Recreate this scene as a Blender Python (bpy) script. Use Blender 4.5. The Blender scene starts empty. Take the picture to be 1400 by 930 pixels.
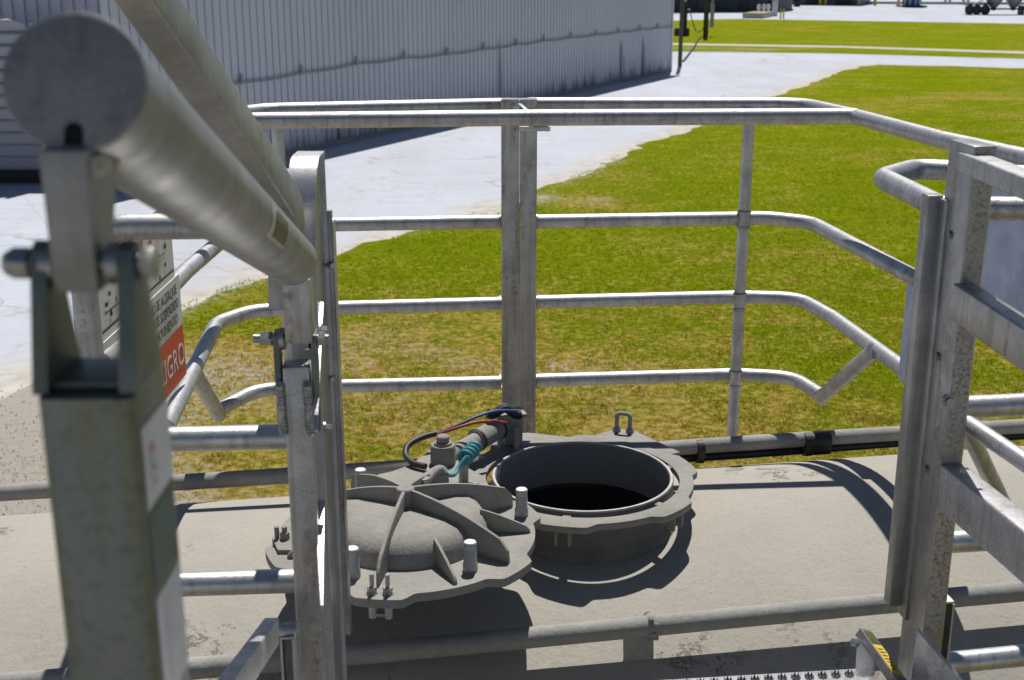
import bpy, bmesh, math, random
import numpy as np
from mathutils import Vector, Matrix, noise
from mathutils.geometry import delaunay_2d_cdt
random.seed(7); rng = np.random.default_rng(7)
R = math.radians
sc = bpy.context.scene
COL = sc.collection

# ------------------------------------------------------------------ camera
H = 5.2; PITCH = R(16.6); FPX = 1712.0
cam = bpy.data.cameras.new('camera'); camo = bpy.data.objects.new('camera', cam); COL.objects.link(camo)
camo.location = (0, 0, H); camo.rotation_euler = (R(90) - PITCH, 0, 0)
cam.sensor_width = 36; cam.lens = 36 * FPX / 1400; cam.clip_start = .05; cam.clip_end = 6000
cam.dof.use_dof = True; cam.dof.focus_distance = 3.3; cam.dof.aperture_fstop = 8.5
sc.camera = camo
F_ = Vector((0, math.cos(PITCH), -math.sin(PITCH))); U_ = Vector((0, math.sin(PITCH), math.cos(PITCH)))
O_ = Vector((0, 0, H))
def ray(px, py): return F_ + Vector(((px - 700) / FPX, 0, 0)) + U_ * ((465 - py) / FPX)
def P(px, py, D): return O_ + ray(px, py) * D                       # point at a measured depth
def PZ(px, py, dz): r = ray(px, py); return O_ + r * (-dz / r.z)     # point on a level dz below the eye
def PY(px, py, Y): r = ray(px, py); return O_ + r * (Y / r.y)
def G(px, py): return PZ(px, py, H)

# ------------------------------------------------------------------ materials
def nodes(name):
    m = bpy.data.materials.new(name); m.use_nodes = True
    nt = m.node_tree; b = nt.nodes['Principled BSDF']
    return m, nt, b
def nN(nt, t, **k):
    n = nt.nodes.new(t)
    for a, v in k.items():
        if a in n.inputs.keys(): n.inputs[a].default_value = v
        else: setattr(n, a, v)
    return n
def noise_tex(nt, scale, detail=4, rough=.6, stretch=None, coord='Object'):
    tc = nN(nt, 'ShaderNodeTexCoord'); src = tc.outputs[coord]
    if stretch:
        mp = nN(nt, 'ShaderNodeMapping'); mp.inputs['Scale'].default_value = stretch
        nt.links.new(src, mp.inputs['Vector']); src = mp.outputs[0]
    n = nN(nt, 'ShaderNodeTexNoise'); n.inputs['Scale'].default_value = scale
    n.inputs['Detail'].default_value = detail; n.inputs['Roughness'].default_value = rough
    nt.links.new(src, n.inputs['Vector']); return n
def ramp(nt, fac, stops):
    r = nN(nt, 'ShaderNodeValToRGB'); e = r.color_ramp.elements
    while len(e) < len(stops): e.new(.5)
    for i, (p, c) in enumerate(stops):
        e[i].position = p; e[i].color = (c, c, c, 1) if isinstance(c, (int, float)) else (*c, 1)
    nt.links.new(fac, r.inputs[0]); return r.outputs[0]
def mix(nt, fac, a, b):
    m = nN(nt, 'ShaderNodeMix'); m.data_type = 'RGBA'
    for s, v in ((0, fac), (6, a), (7, b)):
        if isinstance(v, (int, float)): m.inputs[s].default_value = v
        elif isinstance(v, tuple): m.inputs[s].default_value = (*v, 1)
        else: nt.links.new(v, m.inputs[s])
    return m.outputs[2]
def math_(nt, op, a, b=0., clamp=False):
    m = nN(nt, 'ShaderNodeMath'); m.operation = op; m.use_clamp = clamp
    for i, v in enumerate((a, b)):
        if isinstance(v, (int, float)): m.inputs[i].default_value = v
        else: nt.links.new(v, m.inputs[i])
    return m.outputs[0]
def bump(nt, b, h, dist, strength=1.):
    n = nN(nt, 'ShaderNodeBump'); n.inputs['Distance'].default_value = dist; n.inputs['Strength'].default_value = strength
    nt.links.new(h, n.inputs['Height']); nt.links.new(n.outputs[0], b.inputs['Normal'])
def plain(name, col, rough=.5, metal=0., var=.25, scale=30):
    m, nt, b = nodes(name); b.inputs['Roughness'].default_value = rough; b.inputs['Metallic'].default_value = metal
    n = noise_tex(nt, scale, 5)
    f = ramp(nt, n.outputs[0], [(.3, 0.), (.7, 1.)])
    nt.links.new(mix(nt, f, tuple(c * (1 - var) for c in col), tuple(min(1, c * (1 + var)) for c in col)), b.inputs['Base Color'])
    return m
def metal(name, base, dark, rough, met, stain=None, stain_amt=.0, speck=.5, bumpd=.0006):
    m, nt, b = nodes(name); b.inputs['Metallic'].default_value = met
    big = noise_tex(nt, 13, 7, .7); fine = noise_tex(nt, 210, 5, .75); streak = noise_tex(nt, 22, 4, .6, (1, 1, .12))
    f1 = ramp(nt, big.outputs[0], [(.35, 0.), (.68, 1.)])
    c = mix(nt, f1, base, tuple(x * .70 for x in base))
    scr = noise_tex(nt, 60, 3, .6, (1, 1, .03)); c = mix(nt, math_(nt, 'MULTIPLY', ramp(nt, scr.outputs[0], [(.52, 0.), (.7, 1.)]), .35), c, dark)
    f2 = ramp(nt, fine.outputs[0], [(.50, 0.), (.70, 1.)])
    f2 = math_(nt, 'MULTIPLY', f2, ramp(nt, noise_tex(nt, 14, 4, .65).outputs[0], [(.36, .15), (.62, 1.)]))
    c = mix(nt, math_(nt, 'MULTIPLY', f2, speck), c, dark)
    if stain:
        f3 = ramp(nt, streak.outputs[0], [(.5, 0.), (.66, 1.)])
        f3 = math_(nt, 'MULTIPLY', f3, ramp(nt, noise_tex(nt, 60, 5, .75).outputs[0], [(.38, 0.), (.6, 1.)]))
        f3 = math_(nt, 'MULTIPLY', f3, stain_amt)
        c = mix(nt, f3, c, stain)
        nt.links.new(math_(nt, 'SUBTRACT', met, math_(nt, 'MULTIPLY', f3, met), True), b.inputs['Metallic'])
    nt.links.new(c, b.inputs['Base Color'])
    rr = math_(nt, 'ADD', math_(nt, 'MULTIPLY', big.outputs[0], .42), rough - .2)
    nt.links.new(rr, b.inputs['Roughness'])
    bump(nt, b, fine.outputs[0], bumpd)
    return m
M = {}
M['alu'] = metal('aluminium tube', (.55, .55, .56), (.07, .062, .055), .45, .70, (.14, .11, .085), .35, .85)
M['alu_clean'] = metal('aluminium clean', (.60, .605, .62), (.16, .15, .14), .38, .76, None, 0, .5)
M['alu_worn'] = metal('aluminium weathered', (.47, .465, .455), (.11, .095, .08), .34, .84, (.17, .10, .055), .95, .5)
M['alu_rust'] = metal('aluminium stained', (.54, .50, .45), (.13, .08, .05), .55, .25, (.18, .10, .05), 1., 1., .0012)
def rust_mat():
    m, nt, b = nodes('pitted aluminium'); b.inputs['Roughness'].default_value = .6; b.inputs['Metallic'].default_value = .2
    pt = noise_tex(nt, 150, 6, .8); ar = noise_tex(nt, 17, 5, .7, (1, 1, .22)); bg = noise_tex(nt, 7, 5, .6)
    c = mix(nt, bg.outputs[0], (.50, .48, .45), (.36, .33, .29))
    f = math_(nt, 'MULTIPLY', ramp(nt, pt.outputs[0], [(.47, 0.), (.60, 1.)]), ramp(nt, ar.outputs[0], [(.36, .25), (.6, 1.)]))
    c = mix(nt, f, c, mix(nt, bg.outputs[0], (.07, .045, .03), (.17, .09, .045)))
    nt.links.new(c, b.inputs['Base Color']); bump(nt, b, pt.outputs[0], .0012); return m
M['alu_rust'] = rust_mat()
def post_mat():
    m, nt, b = nodes('streaked galvanising'); b.inputs['Metallic'].default_value = .72; b.inputs['Roughness'].default_value = .45
    st = noise_tex(nt, 26, 3, .5, (1, 1, .10)); bl = noise_tex(nt, 9, 5, .6, (1, 1, .5)); fi = noise_tex(nt, 120, 4, .7)
    c = mix(nt, ramp(nt, bl.outputs[0], [(.35, 0.), (.65, 1.)]), (.15, .18, .18), (.20, .22, .215))
    c = mix(nt, math_(nt, 'MULTIPLY', ramp(nt, st.outputs[0], [(.46, 0.), (.66, 1.)]), .85), c, (.15, .155, .035))
    c = mix(nt, math_(nt, 'MULTIPLY', ramp(nt, fi.outputs[0], [(.5, 0.), (.7, 1.)]), .5), c, (.06, .065, .06))
    nt.links.new(c, b.inputs['Base Color']); bump(nt, b, fi.outputs[0], .0004); return m
M['post'] = post_mat()
M['beam'] = metal('handrail metal', (.40, .395, .38), (.22, .21, .19), .46, .75, (.2, .17, .12), .5, .4, .0003)
M['galv'] = metal('galvanised steel', (.165, .185, .178), (.085, .095, .085), .42, .78, (.14, .155, .03), .75, .55, .0003)
M['barrel'] = metal('barrel aluminium', (.33, .33, .32), (.20, .195, .185), .50, .70, (.25, .22, .18), .35, .2, .0002)
M['capm'] = metal('end plate', (.30, .295, .30), (.11, .10, .10), .5, .5, (.10, .085, .07), .7, .7, .0008)
M['bolt'] = metal('zinc bolt', (.40, .40, .40), (.2, .19, .18), .35, .85, None, 0, .5)
M['black'] = plain('black rubber', (.016, .016, .017), .55, 0, .3)
M['blue'] = plain('blue hose', (.04, .08, .24), .5, 0, .1)
M['red'] = plain('red hose', (.34, .035, .03), .6, 0, .1)
M['teal'] = plain('turquoise hose', (.035, .21, .25), .6, 0, .3, 60)
M['white'] = plain('white plate', (.62, .63, .62), .35, 0, .04)
M['oldwhite'] = metal('worn sticker', (.48, .49, .52), (.25, .26, .30), .45, .0, (.22, .24, .28), .9, .6, .0002)
M['signred'] = plain('sign red', (.62, .055, .035), .4, 0, .05)
M['signblack'] = plain('sign black', (.06, .06, .06), .5, 0, .05)
M['green'] = plain('green sticker', (.02, .06, .05), .4, 0, .4)
M['faded'] = plain('faded red print', (.42, .16, .15), .5, 0, .3, 200)
M['olive'] = plain('olive sticker', (.07, .075, .02), .5)
M['yellow'] = plain('yellow', (.62, .45, .06), .45, 0, .08)
M['whitep'] = plain('white paint', (.62, .62, .62), .5)
M['hole'] = plain('drain hole', (.004, .004, .004), .9)
M['panelback'] = metal('panel sheet', (.40, .46, .61), (.34, .39, .5), .40, .6, None, 0, .15, .0002)  # sky reflection put into the base colour as blue

def dust_mat(name, col, dark, bumpd, crack=True, bigs=2.3, bigv=.84):
    m, nt, b = nodes(name); b.inputs['Roughness'].default_value = .92
    b.inputs['Specular IOR Level'].default_value = .15
    big = noise_tex(nt, bigs, 7, .68); fine = noise_tex(nt, 90, 5, .75); mid = noise_tex(nt, 26, 5, .7)
    c = mix(nt, ramp(nt, big.outputs[0], [(.3, 0.), (.72, 1.)]), col, tuple(x * bigv for x in col))
    c = mix(nt, math_(nt, 'MULTIPLY', ramp(nt, fine.outputs[0], [(.5, 0.), (.72, 1.)]), .35), c, dark)
    crust = math_(nt, 'MULTIPLY', ramp(nt, noise_tex(nt, 38, 8, .8).outputs[0], [(.46, 0.), (.66, 1.)]), ramp(nt, noise_tex(nt, 3.1, 4, .6).outputs[0], [(.5, 0.), (.6, 1.)]))
    h = math_(nt, 'ADD', math_(nt, 'MULTIPLY', fine.outputs[0], .35), math_(nt, 'MULTIPLY', mid.outputs[0], .6))
    h = math_(nt, 'ADD', h, math_(nt, 'MULTIPLY', crust, .10))
    if crack:
        v = noise_tex(nt, 21, 9, .8); area = noise_tex(nt, 2.0, 4, .6)
        cr = math_(nt, 'MULTIPLY', ramp(nt, v.outputs[0], [(.548, 0.), (.56, 1.), (.572, 0.)]), ramp(nt, area.outputs[0], [(.54, 0.), (.64, 1.)]))
        c = mix(nt, math_(nt, 'MULTIPLY', cr, .25), c, dark)
        h = math_(nt, 'SUBTRACT', h, math_(nt, 'MULTIPLY', cr, .9))
    nt.links.new(c, b.inputs['Base Color']); bump(nt, b, h, bumpd)
    return m
M['dust'] = dust_mat('cement dust', (.365, .345, .305), (.18, .165, .14), .005)
M['castdust'] = dust_mat('dusty casting', (.30, .29, .268), (.12, .112, .10), .005, False, 7., .70)
M['studdust'] = metal('dusty stud', (.45, .45, .44), (.2, .2, .19), .55, .3, None, 0, .6)
M['pipedust'] = dust_mat('dusty pipe', (.33, .325, .31), (.10, .10, .095), .004, False, 9., .72)
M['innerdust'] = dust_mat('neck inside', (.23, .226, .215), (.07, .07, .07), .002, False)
M['rim'] = plain('worn rim', (.36, .35, .335), .6, .2, .2, 60)
M['shadedust'] = dust_mat('neck outside', (.20, .193, .175), (.08, .075, .07), .006, False, 9., .6)  # flange shade put into this darker tone, along with thinner dust
M['innerdark'] = plain('tank inside', (.01, .01, .01), .95)  # near-black colour stands in for the unlit tank interior

# ------------------------------------------------------------------ mesh helpers
class MB:
    def __init__(s): s.v = []; s.f = []; s.m = []
    def add(s, vs, fs, mi=0):
        o = len(s.v); s.v += [tuple(v) for v in vs]; s.f += [tuple(i + o for i in f) for f in fs]; s.m += [mi] * len(fs)
    def hexa(s, c8, mi=0):
        s.add(c8, [(0, 3, 2, 1), (4, 5, 6, 7), (0, 1, 5, 4), (1, 2, 6, 5), (2, 3, 7, 6), (3, 0, 4, 7)], mi)
    def box(s, c, size, M3=None, mi=0):
        c = Vector(c); h = Vector(size) / 2
        pts = [Vector((x * h.x, y * h.y, z * h.z)) for z in (-1, 1) for x, y in ((-1, -1), (1, -1), (1, 1), (-1, 1))]
        s.hexa([c + (M3 @ p if M3 else p) for p in pts], mi)
    def sweep(s, pts, sect, up=None, closed_ends=True, mi=0):
        pts = [Vector(p) for p in pts]; n = len(pts)
        tang = []
        for i in range(n):
            a = pts[max(i - 1, 0)]; b = pts[min(i + 1, n - 1)]
            if 0 < i < n - 1:
                t = (pts[i] - a).normalized() + (b - pts[i]).normalized()
            else: t = b - a
            tang.append(t.normalized())
        if up is None:
            up = Vector((0, 0, 1)) if abs(tang[0].z) < .9 else Vector((0, 1, 0))
        up = Vector(up); side = tang[0].cross(up).normalized(); upv = side.cross(tang[0]).normalized()
        vs = []; k = len(sect)
        for i in range(n):
            if i:
                q = tang[i - 1].rotation_difference(tang[i]); side = q @ side; upv = q @ upv
            sc_ = 1.
            if 0 < i < n - 1:
                d = (pts[i] - pts[i - 1]).normalized().dot(tang[i]); sc_ = 1.
            for (a, b) in sect: vs.append(pts[i] + side * a + upv * b)
        fs = [(i * k + j, i * k + (j + 1) % k, (i + 1) * k + (j + 1) % k, (i + 1) * k + j) for i in range(n - 1) for j in range(k)]
        if closed_ends: fs += [tuple(range(k))[::-1], tuple((n - 1) * k + j for j in range(k))]
        s.add(vs, fs, mi)
    def tube(s, pts, r, seg=18, fillet=0, mi=0):
        if fillet: pts = rounded(pts, fillet)
        s.sweep(pts, [(r * math.cos(2 * math.pi * j / seg), r * math.sin(2 * math.pi * j / seg)) for j in range(seg)], mi=mi)
    def bar(s, a, b, w, h, up=None, bev=.004, mi=0):
        s.sweep([a, b] if not isinstance(a, list) else a, rrect(w, h, bev), up=up, mi=mi)
    def cyl(s, a, b, r, seg=24, mi=0, r2=None):
        a = Vector(a); b = Vector(b); r2 = r if r2 is None else r2
        t = (b - a).normalized(); u = t.orthogonal().normalized(); w = t.cross(u)
        vs = [p + (u * math.cos(q) + w * math.sin(q)) * rr for p, rr in ((a, r), (b, r2)) for q in [2 * math.pi * j / seg for j in range(seg)]]
        fs = [(j, (j + 1) % seg, seg + (j + 1) % seg, seg + j) for j in range(seg)] + [tuple(range(seg))[::-1], tuple(range(seg, 2 * seg))]
        s.add(vs, fs, mi)
    def lathe(s, prof, c, seg=64, axis=None, mi=0, closed=False):
        c = Vector(c); A = Vector(axis).normalized() if axis else Vector((0, 0, 1))
        u = A.orthogonal().normalized() if axis else Vector((1, 0, 0)); w = A.cross(u)
        vs = [c + (u * math.cos(2 * math.pi * j / seg) + w * math.sin(2 * math.pi * j / seg)) * r + A * z for r, z in prof for j in range(seg)]
        n = len(prof); fs = []
        for i in range(n if closed else n - 1):
            i2 = (i + 1) % n
            fs += [(i * seg + j, i * seg + (j + 1) % seg, i2 * seg + (j + 1) % seg, i2 * seg + j) for j in range(seg)]
        s.add(vs, fs, mi)
    def prism(s, outline, z0, z1, c=(0, 0, 0), hole=None, mi=0):
        c = Vector(c); n = len(outline)
        if hole is None:
            vs = [c + Vector((x, y, z)) for z in (z0, z1) for x, y in outline]
            s.add(vs, [tuple(range(n))[::-1], tuple(range(n, 2 * n))] + [(j, (j + 1) % n, n + (j + 1) % n, n + j) for j in range(n)], mi)
        else:
            vs = [c + Vector((x, y, z)) for z in (z0, z1) for ol in (outline, hole) for x, y in ol]
            fs = []
            for j in range(n):
                k = (j + 1) % n
                fs += [(j, k, 2 * n + k, 2 * n + j), (n + k, n + j, 3 * n + j, 3 * n + k), (2 * n + j, 2 * n + k, 3 * n + k, 3 * n + j), (k, j, n + j, n + k)]
            s.add(vs, fs, mi)
    def slab(s, quad, th, mi=0):
        q = [Vector(p) for p in quad]; nrm = (q[1] - q[0]).cross(q[-1] - q[0]).normalized() * th
        n = len(q); vs = q + [p + nrm for p in q]
        s.add(vs, [tuple(range(n))[::-1], tuple(range(n, 2 * n))] + [(j, (j + 1) % n, n + (j + 1) % n, n + j) for j in range(n)], mi)
    def build(s, name, mats, parent=None, smooth=35, bev=0, bevseg=2):
        me = bpy.data.meshes.new(name)
        o0 = parent_origin(parent)
        me.from_pydata([tuple(Vector(v) - o0) for v in s.v], [], s.f)
        mats = mats if isinstance(mats, (list, tuple)) else [mats]
        for m in mats: me.materials.append(m)
        me.polygons.foreach_set('material_index', s.m)
        bm = bmesh.new(); bm.from_mesh(me)
        bmesh.ops.recalc_face_normals(bm, faces=bm.faces)
        if bev:
            ed = [e for e in bm.edges if e.is_manifold and e.calc_face_angle(0) > R(40)]
            bmesh.ops.bevel(bm, geom=ed, offset=bev, segments=bevseg, affect='EDGES', profile=.6, clamp_overlap=True)
        for e in bm.edges: e.smooth = (not e.is_manifold) or e.calc_face_angle(0) < R(smooth)
        for f in bm.faces: f.smooth = True
        bm.to_mesh(me); bm.free()
        o = bpy.data.objects.new(name, me); COL.objects.link(o)
        if parent: o.parent = parent
        return o
def rrect(w, h, r, seg=3):
    out = []
    for cx, cy, a0 in ((w / 2 - r, h / 2 - r, 0), (-w / 2 + r, h / 2 - r, 90), (-w / 2 + r, -h / 2 + r, 180), (w / 2 - r, -h / 2 + r, 270)):
        for k in range(seg + 1):
            a = R(a0 + 90 * k / seg); out.append((cx + r * math.cos(a), cy + r * math.sin(a)))
    return out
def rounded(pts, rad, seg=8):
    pts = [Vector(p) for p in pts]; out = [pts[0]]
    for i in range(1, len(pts) - 1):
        a, b, c = pts[i - 1], pts[i], pts[i + 1]
        d1 = (a - b).normalized(); d2 = (c - b).normalized(); ang = d1.angle(d2)
        if ang > R(176): out.append(b); continue
        l = min(rad / math.tan(ang / 2), (a - b).length * .48, (c - b).length * .48)
        p1 = b + d1 * l; p2 = b + d2 * l
        for k in range(seg + 1):
            t = k / seg; out.append(p1 * (1 - t) ** 2 + b * 2 * t * (1 - t) + p2 * t * t)
    out.append(pts[-1]); return out
ORG = {}
def parent_origin(p):
    o = Vector((0, 0, 0))
    while p is not None:
        o += Vector(p.location); p = p.parent
    return o
def tag(o, label=None, cat=None, group=None, kind=None):
    for k, v in (('label', label), ('category', cat), ('group', group), ('kind', kind)):
        if v: o[k] = v
    return o
def thing(name, label, cat, loc=(0, 0, 0), group=None):
    o = bpy.data.objects.new(name, None); COL.objects.link(o); o.location = loc; o.empty_display_size = .2
    return tag(o, label, cat, group)
def copy_tree(o, parent=None):
    c = o.copy(); COL.objects.link(c)
    if parent: c.parent = parent
    for ch in o.children: copy_tree(ch, c)
    return c
def text_obj(body, size, origin, xdir, ydir, mat, parent, name, width=None, lift=.001):
    cu = bpy.data.curves.new(name, 'FONT'); cu.body = body; cu.size = size; cu.extrude = .0003; cu.resolution_u = 3
    t = bpy.data.objects.new(name, cu); COL.objects.link(t)
    dg = bpy.context.evaluated_depsgraph_get(); me = bpy.data.meshes.new_from_object(t.evaluated_get(dg))
    bpy.data.objects.remove(t); bpy.data.curves.remove(cu)
    xd = Vector(xdir).normalized(); yd = Vector(ydir).normalized(); zd = xd.cross(yd)
    k = 1.
    if width:
        xs = [v.co.x for v in me.vertices]; k = width / (max(xs) - min(xs))
    o0 = parent_origin(parent)
    for v in me.vertices: v.co = Vector(origin) + xd * v.co.x * k + yd * v.co.y + zd * (v.co.z + lift) - o0
    me.materials.append(mat)
    o = bpy.data.objects.new(name, me); COL.objects.link(o); o.parent = parent
    return o

# ------------------------------------------------------------------ sky and sun
LD = Vector((-.075, -.50, -1.0)).normalized()     # direction the light travels
w = bpy.data.worlds.new('World'); sc.world = w; w.use_nodes = True; nt = w.node_tree
sky = nt.nodes.new('ShaderNodeTexSky'); sky.sky_type = 'NISHITA'; sky.sun_disc = False
sky.sun_elevation = math.asin(-LD.z); sky.sun_rotation = math.atan2(-LD.x, -LD.y)
sky.air_density = .8; sky.dust_density = .2
nt.links.new(sky.outputs[0], nt.nodes['Background'].inputs[0]); nt.nodes['Background'].inputs[1].default_value = .05
sun = bpy.data.lights.new('sun', 'SUN'); suno = bpy.data.objects.new('sun', sun); COL.objects.link(suno)
sun.energy = 5.0; sun.angle = R(.5); sun.color = (1, .955, .89)
suno.rotation_euler = LD.to_track_quat('-Z', 'Y').to_euler(); suno.location = (5, 20, 40)
sc.view_settings.view_transform = 'Standard'; sc.view_settings.look = 'None'; sc.view_settings.gamma = 1; sc.view_settings.exposure = .22
sc.cycles.max_bounces = 6

# ------------------------------------------------------------------ ground
def dens(poly, step, jit, seed, close=True):
    out = []
    n = len(poly)
    for i in range(n):
        a = Vector(poly[i]); b = Vector(poly[(i + 1) % n]); L = (b - a).length
        k = max(1, min(400, int(L / step)))
        for q in range(k):
            p = a.lerp(b, q / k)
            d = noise.noise(Vector((p.x * .35, p.y * .35, seed))) * jit + noise.noise(Vector((p.x * 1.6, p.y * 1.6, seed + 9))) * jit * .4
            nrm = Vector((-(b - a).y, (b - a).x)).normalized()
            if q: p = p + nrm * d
            out.append((p.x, p.y))
    return out
def inside(poly, x, y):
    c = np.zeros(x.shape, bool); n = len(poly)
    for i in range(n):
        x0, y0 = poly[i]; x1, y1 = poly[(i + 1) % n]
        if y0 == y1: continue
        t = ((y0 > y) != (y1 > y)) & (x < (x1 - x0) * (y - y0) / (y1 - y0) + x0); c ^= t
    return c
def sdist(poly, x, y):
    d = np.full(x.shape, 1e9); n = len(poly)
    for i in range(n):
        a = np.array(poly[i]); b = np.array(poly[(i + 1) % n]); ab = b - a
        t = np.clip(((x - a[0]) * ab[0] + (y - a[1]) * ab[1]) / max(1e-9, ab @ ab), 0, 1)
        d = np.minimum(d, np.hypot(x - a[0] - t * ab[0], y - a[1] - t * ab[1]))
    return np.where(inside(poly, x, y), d, -d)
def g2(px, py): p = G(px, py); return (p.x, p.y)
edgeA = [g2(*q) for q in ((0, 548), (100, 505), (190, 452), (250, 425), (330, 392), (455, 352), (540, 326), (640, 300), (735, 270), (800, 240), (880, 203), (945, 176), (1010, 152), (1075, 127), (1120, 110), (1150, 98), (1172, 91), (1200, 88.5), (1400, 93.5), (1700, 101))]
polyA = [(-30, -12), (-12, 8)] + edgeA + [(90, -12)]
def shift(p, dx, dy): return (p[0] + dx, p[1] + dy)
polyS = [g2(900, 70.5), g2(1150, 73.5), g2(1400, 80.5), g2(1750, 90), g2(1750, 82), g2(1400, 73.8), g2(1150, 65.4), g2(900, 61.2)]
polyP = [g2(900, 61.2), g2(1150, 65.4), g2(1400, 73.8), g2(1750, 82), g2(1750, 79.5), g2(1400, 70.6), g2(1150, 63), g2(900, 58.8)]
polyB = [g2(900, 58.8), g2(1150, 63), g2(1400, 70.6), g2(1750, 79.5), g2(1900, 38), g2(1400, 32.5), g2(1150, 28.5), g2(1010, 26), g2(930, 28), g2(880, 30)]

def ground_mat():
    m, nt, b = nodes('lime dusted concrete'); b.inputs['Roughness'].default_value = .9; b.inputs['Specular IOR Level'].default_value = .2
    at = nN(nt, 'ShaderNodeAttribute', attribute_name='edge')
    n1 = noise_tex(nt, .22, 6, .6, (1, .5, 1)); n2 = noise_tex(nt, 2.2, 7, .75); n3 = noise_tex(nt, .7, 6, .7, (.45, 1.6, 1))
    c = mix(nt, ramp(nt, n1.outputs[0], [(.35, 0.), (.7, 1.)]), (.43, .462, .535), (.37, .39, .435))
    c = mix(nt, math_(nt, 'MULTIPLY', ramp(nt, n2.outputs[0], [(.55, 0.), (.75, 1.)]), .35), c, (.35, .34, .31))
    crk = ramp(nt, n3.outputs[0], [(.515, 0.), (.527, 1.), (.539, 0.)])
    area = ramp(nt, noise_tex(nt, .12, 3, .5).outputs[0], [(.45, 0.), (.6, 1.)])
    c = mix(nt, math_(nt, 'MULTIPLY', math_(nt, 'MULTIPLY', crk, area), .8), c, (.28, .255, .22))
    tcv = nN(nt, 'ShaderNodeTexCoord'); wv = nN(nt, 'ShaderNodeTexNoise'); wv.inputs['Scale'].default_value = .5; wv.inputs['Detail'].default_value = 6; nt.links.new(tcv.outputs['Object'], wv.inputs['Vector'])
    va = nN(nt, 'ShaderNodeVectorMath'); va.operation = 'MULTIPLY_ADD'; nt.links.new(wv.outputs['Color'], va.inputs[0]); va.inputs[1].default_value = (3.2, 3.2, 0); nt.links.new(tcv.outputs['Object'], va.inputs[2])
    vo = nN(nt, 'ShaderNodeTexVoronoi'); vo.feature = 'DISTANCE_TO_EDGE'; vo.inputs['Scale'].default_value = .23; nt.links.new(va.outputs[0], vo.inputs['Vector'])
    vc = math_(nt, 'MULTIPLY', ramp(nt, vo.outputs['Distance'], [(.005, 1.), (.014, 0.)]), ramp(nt, noise_tex(nt, .3, 5, .7).outputs[0], [(.42, 0.), (.58, 1.)]))
    c = mix(nt, math_(nt, 'MULTIPLY', vc, .6), c, (.26, .235, .20))
    tyre = noise_tex(nt, .5, 5, .65, (1.6, .10, 1)); c = mix(nt, math_(nt, 'MULTIPLY', ramp(nt, tyre.outputs[0], [(.5, 0.), (.72, 1.)]), .28), c, (.33, .32, .30))
    # slab joints
    tc = nN(nt, 'ShaderNodeTexCoord'); mp = nN(nt, 'ShaderNodeMapping'); mp.inputs['Rotation'].default_value = (0, 0, R(-27)); nt.links.new(tc.outputs['Object'], mp.inputs[0])
    sx = nN(nt, 'ShaderNodeSeparateXYZ'); nt.links.new(mp.outputs[0], sx.inputs[0])
    for ax in (0, 1):
        q = math_(nt, 'ABSOLUTE', math_(nt, 'SUBTRACT', math_(nt, 'FRACT', math_(nt, 'DIVIDE', sx.outputs[ax], 6.1)), .5))
        j = math_(nt, 'LESS_THAN', q, .004)
        c = mix(nt, math_(nt, 'MULTIPLY', j, .35), c, (.33, .31, .28))
    # sand spilling from the lawn edge
    e = math_(nt, 'ADD', at.outputs['Fac'], math_(nt, 'MULTIPLY', math_(nt, 'SUBTRACT', noise_tex(nt, .8, 6, .7).outputs[0], .5), 2.4))
    f = ramp(nt, math_(nt, 'ADD', math_(nt, 'MULTIPLY', e, .25), 1.), [(.70, 0.), (.95, 1.)])
    c = mix(nt, math_(nt, 'MULTIPLY', f, .8), c, mix(nt, ramp(nt, n2.outputs[0], [(.4, 0.), (.62, 1.)]), (.50, .46, .39), (.33, .29, .22)))
    nt.links.new(c, b.inputs['Base Color']); bump(nt, b, n2.outputs[0], .02)
    return m
M['ground'] = ground_mat()
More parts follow.
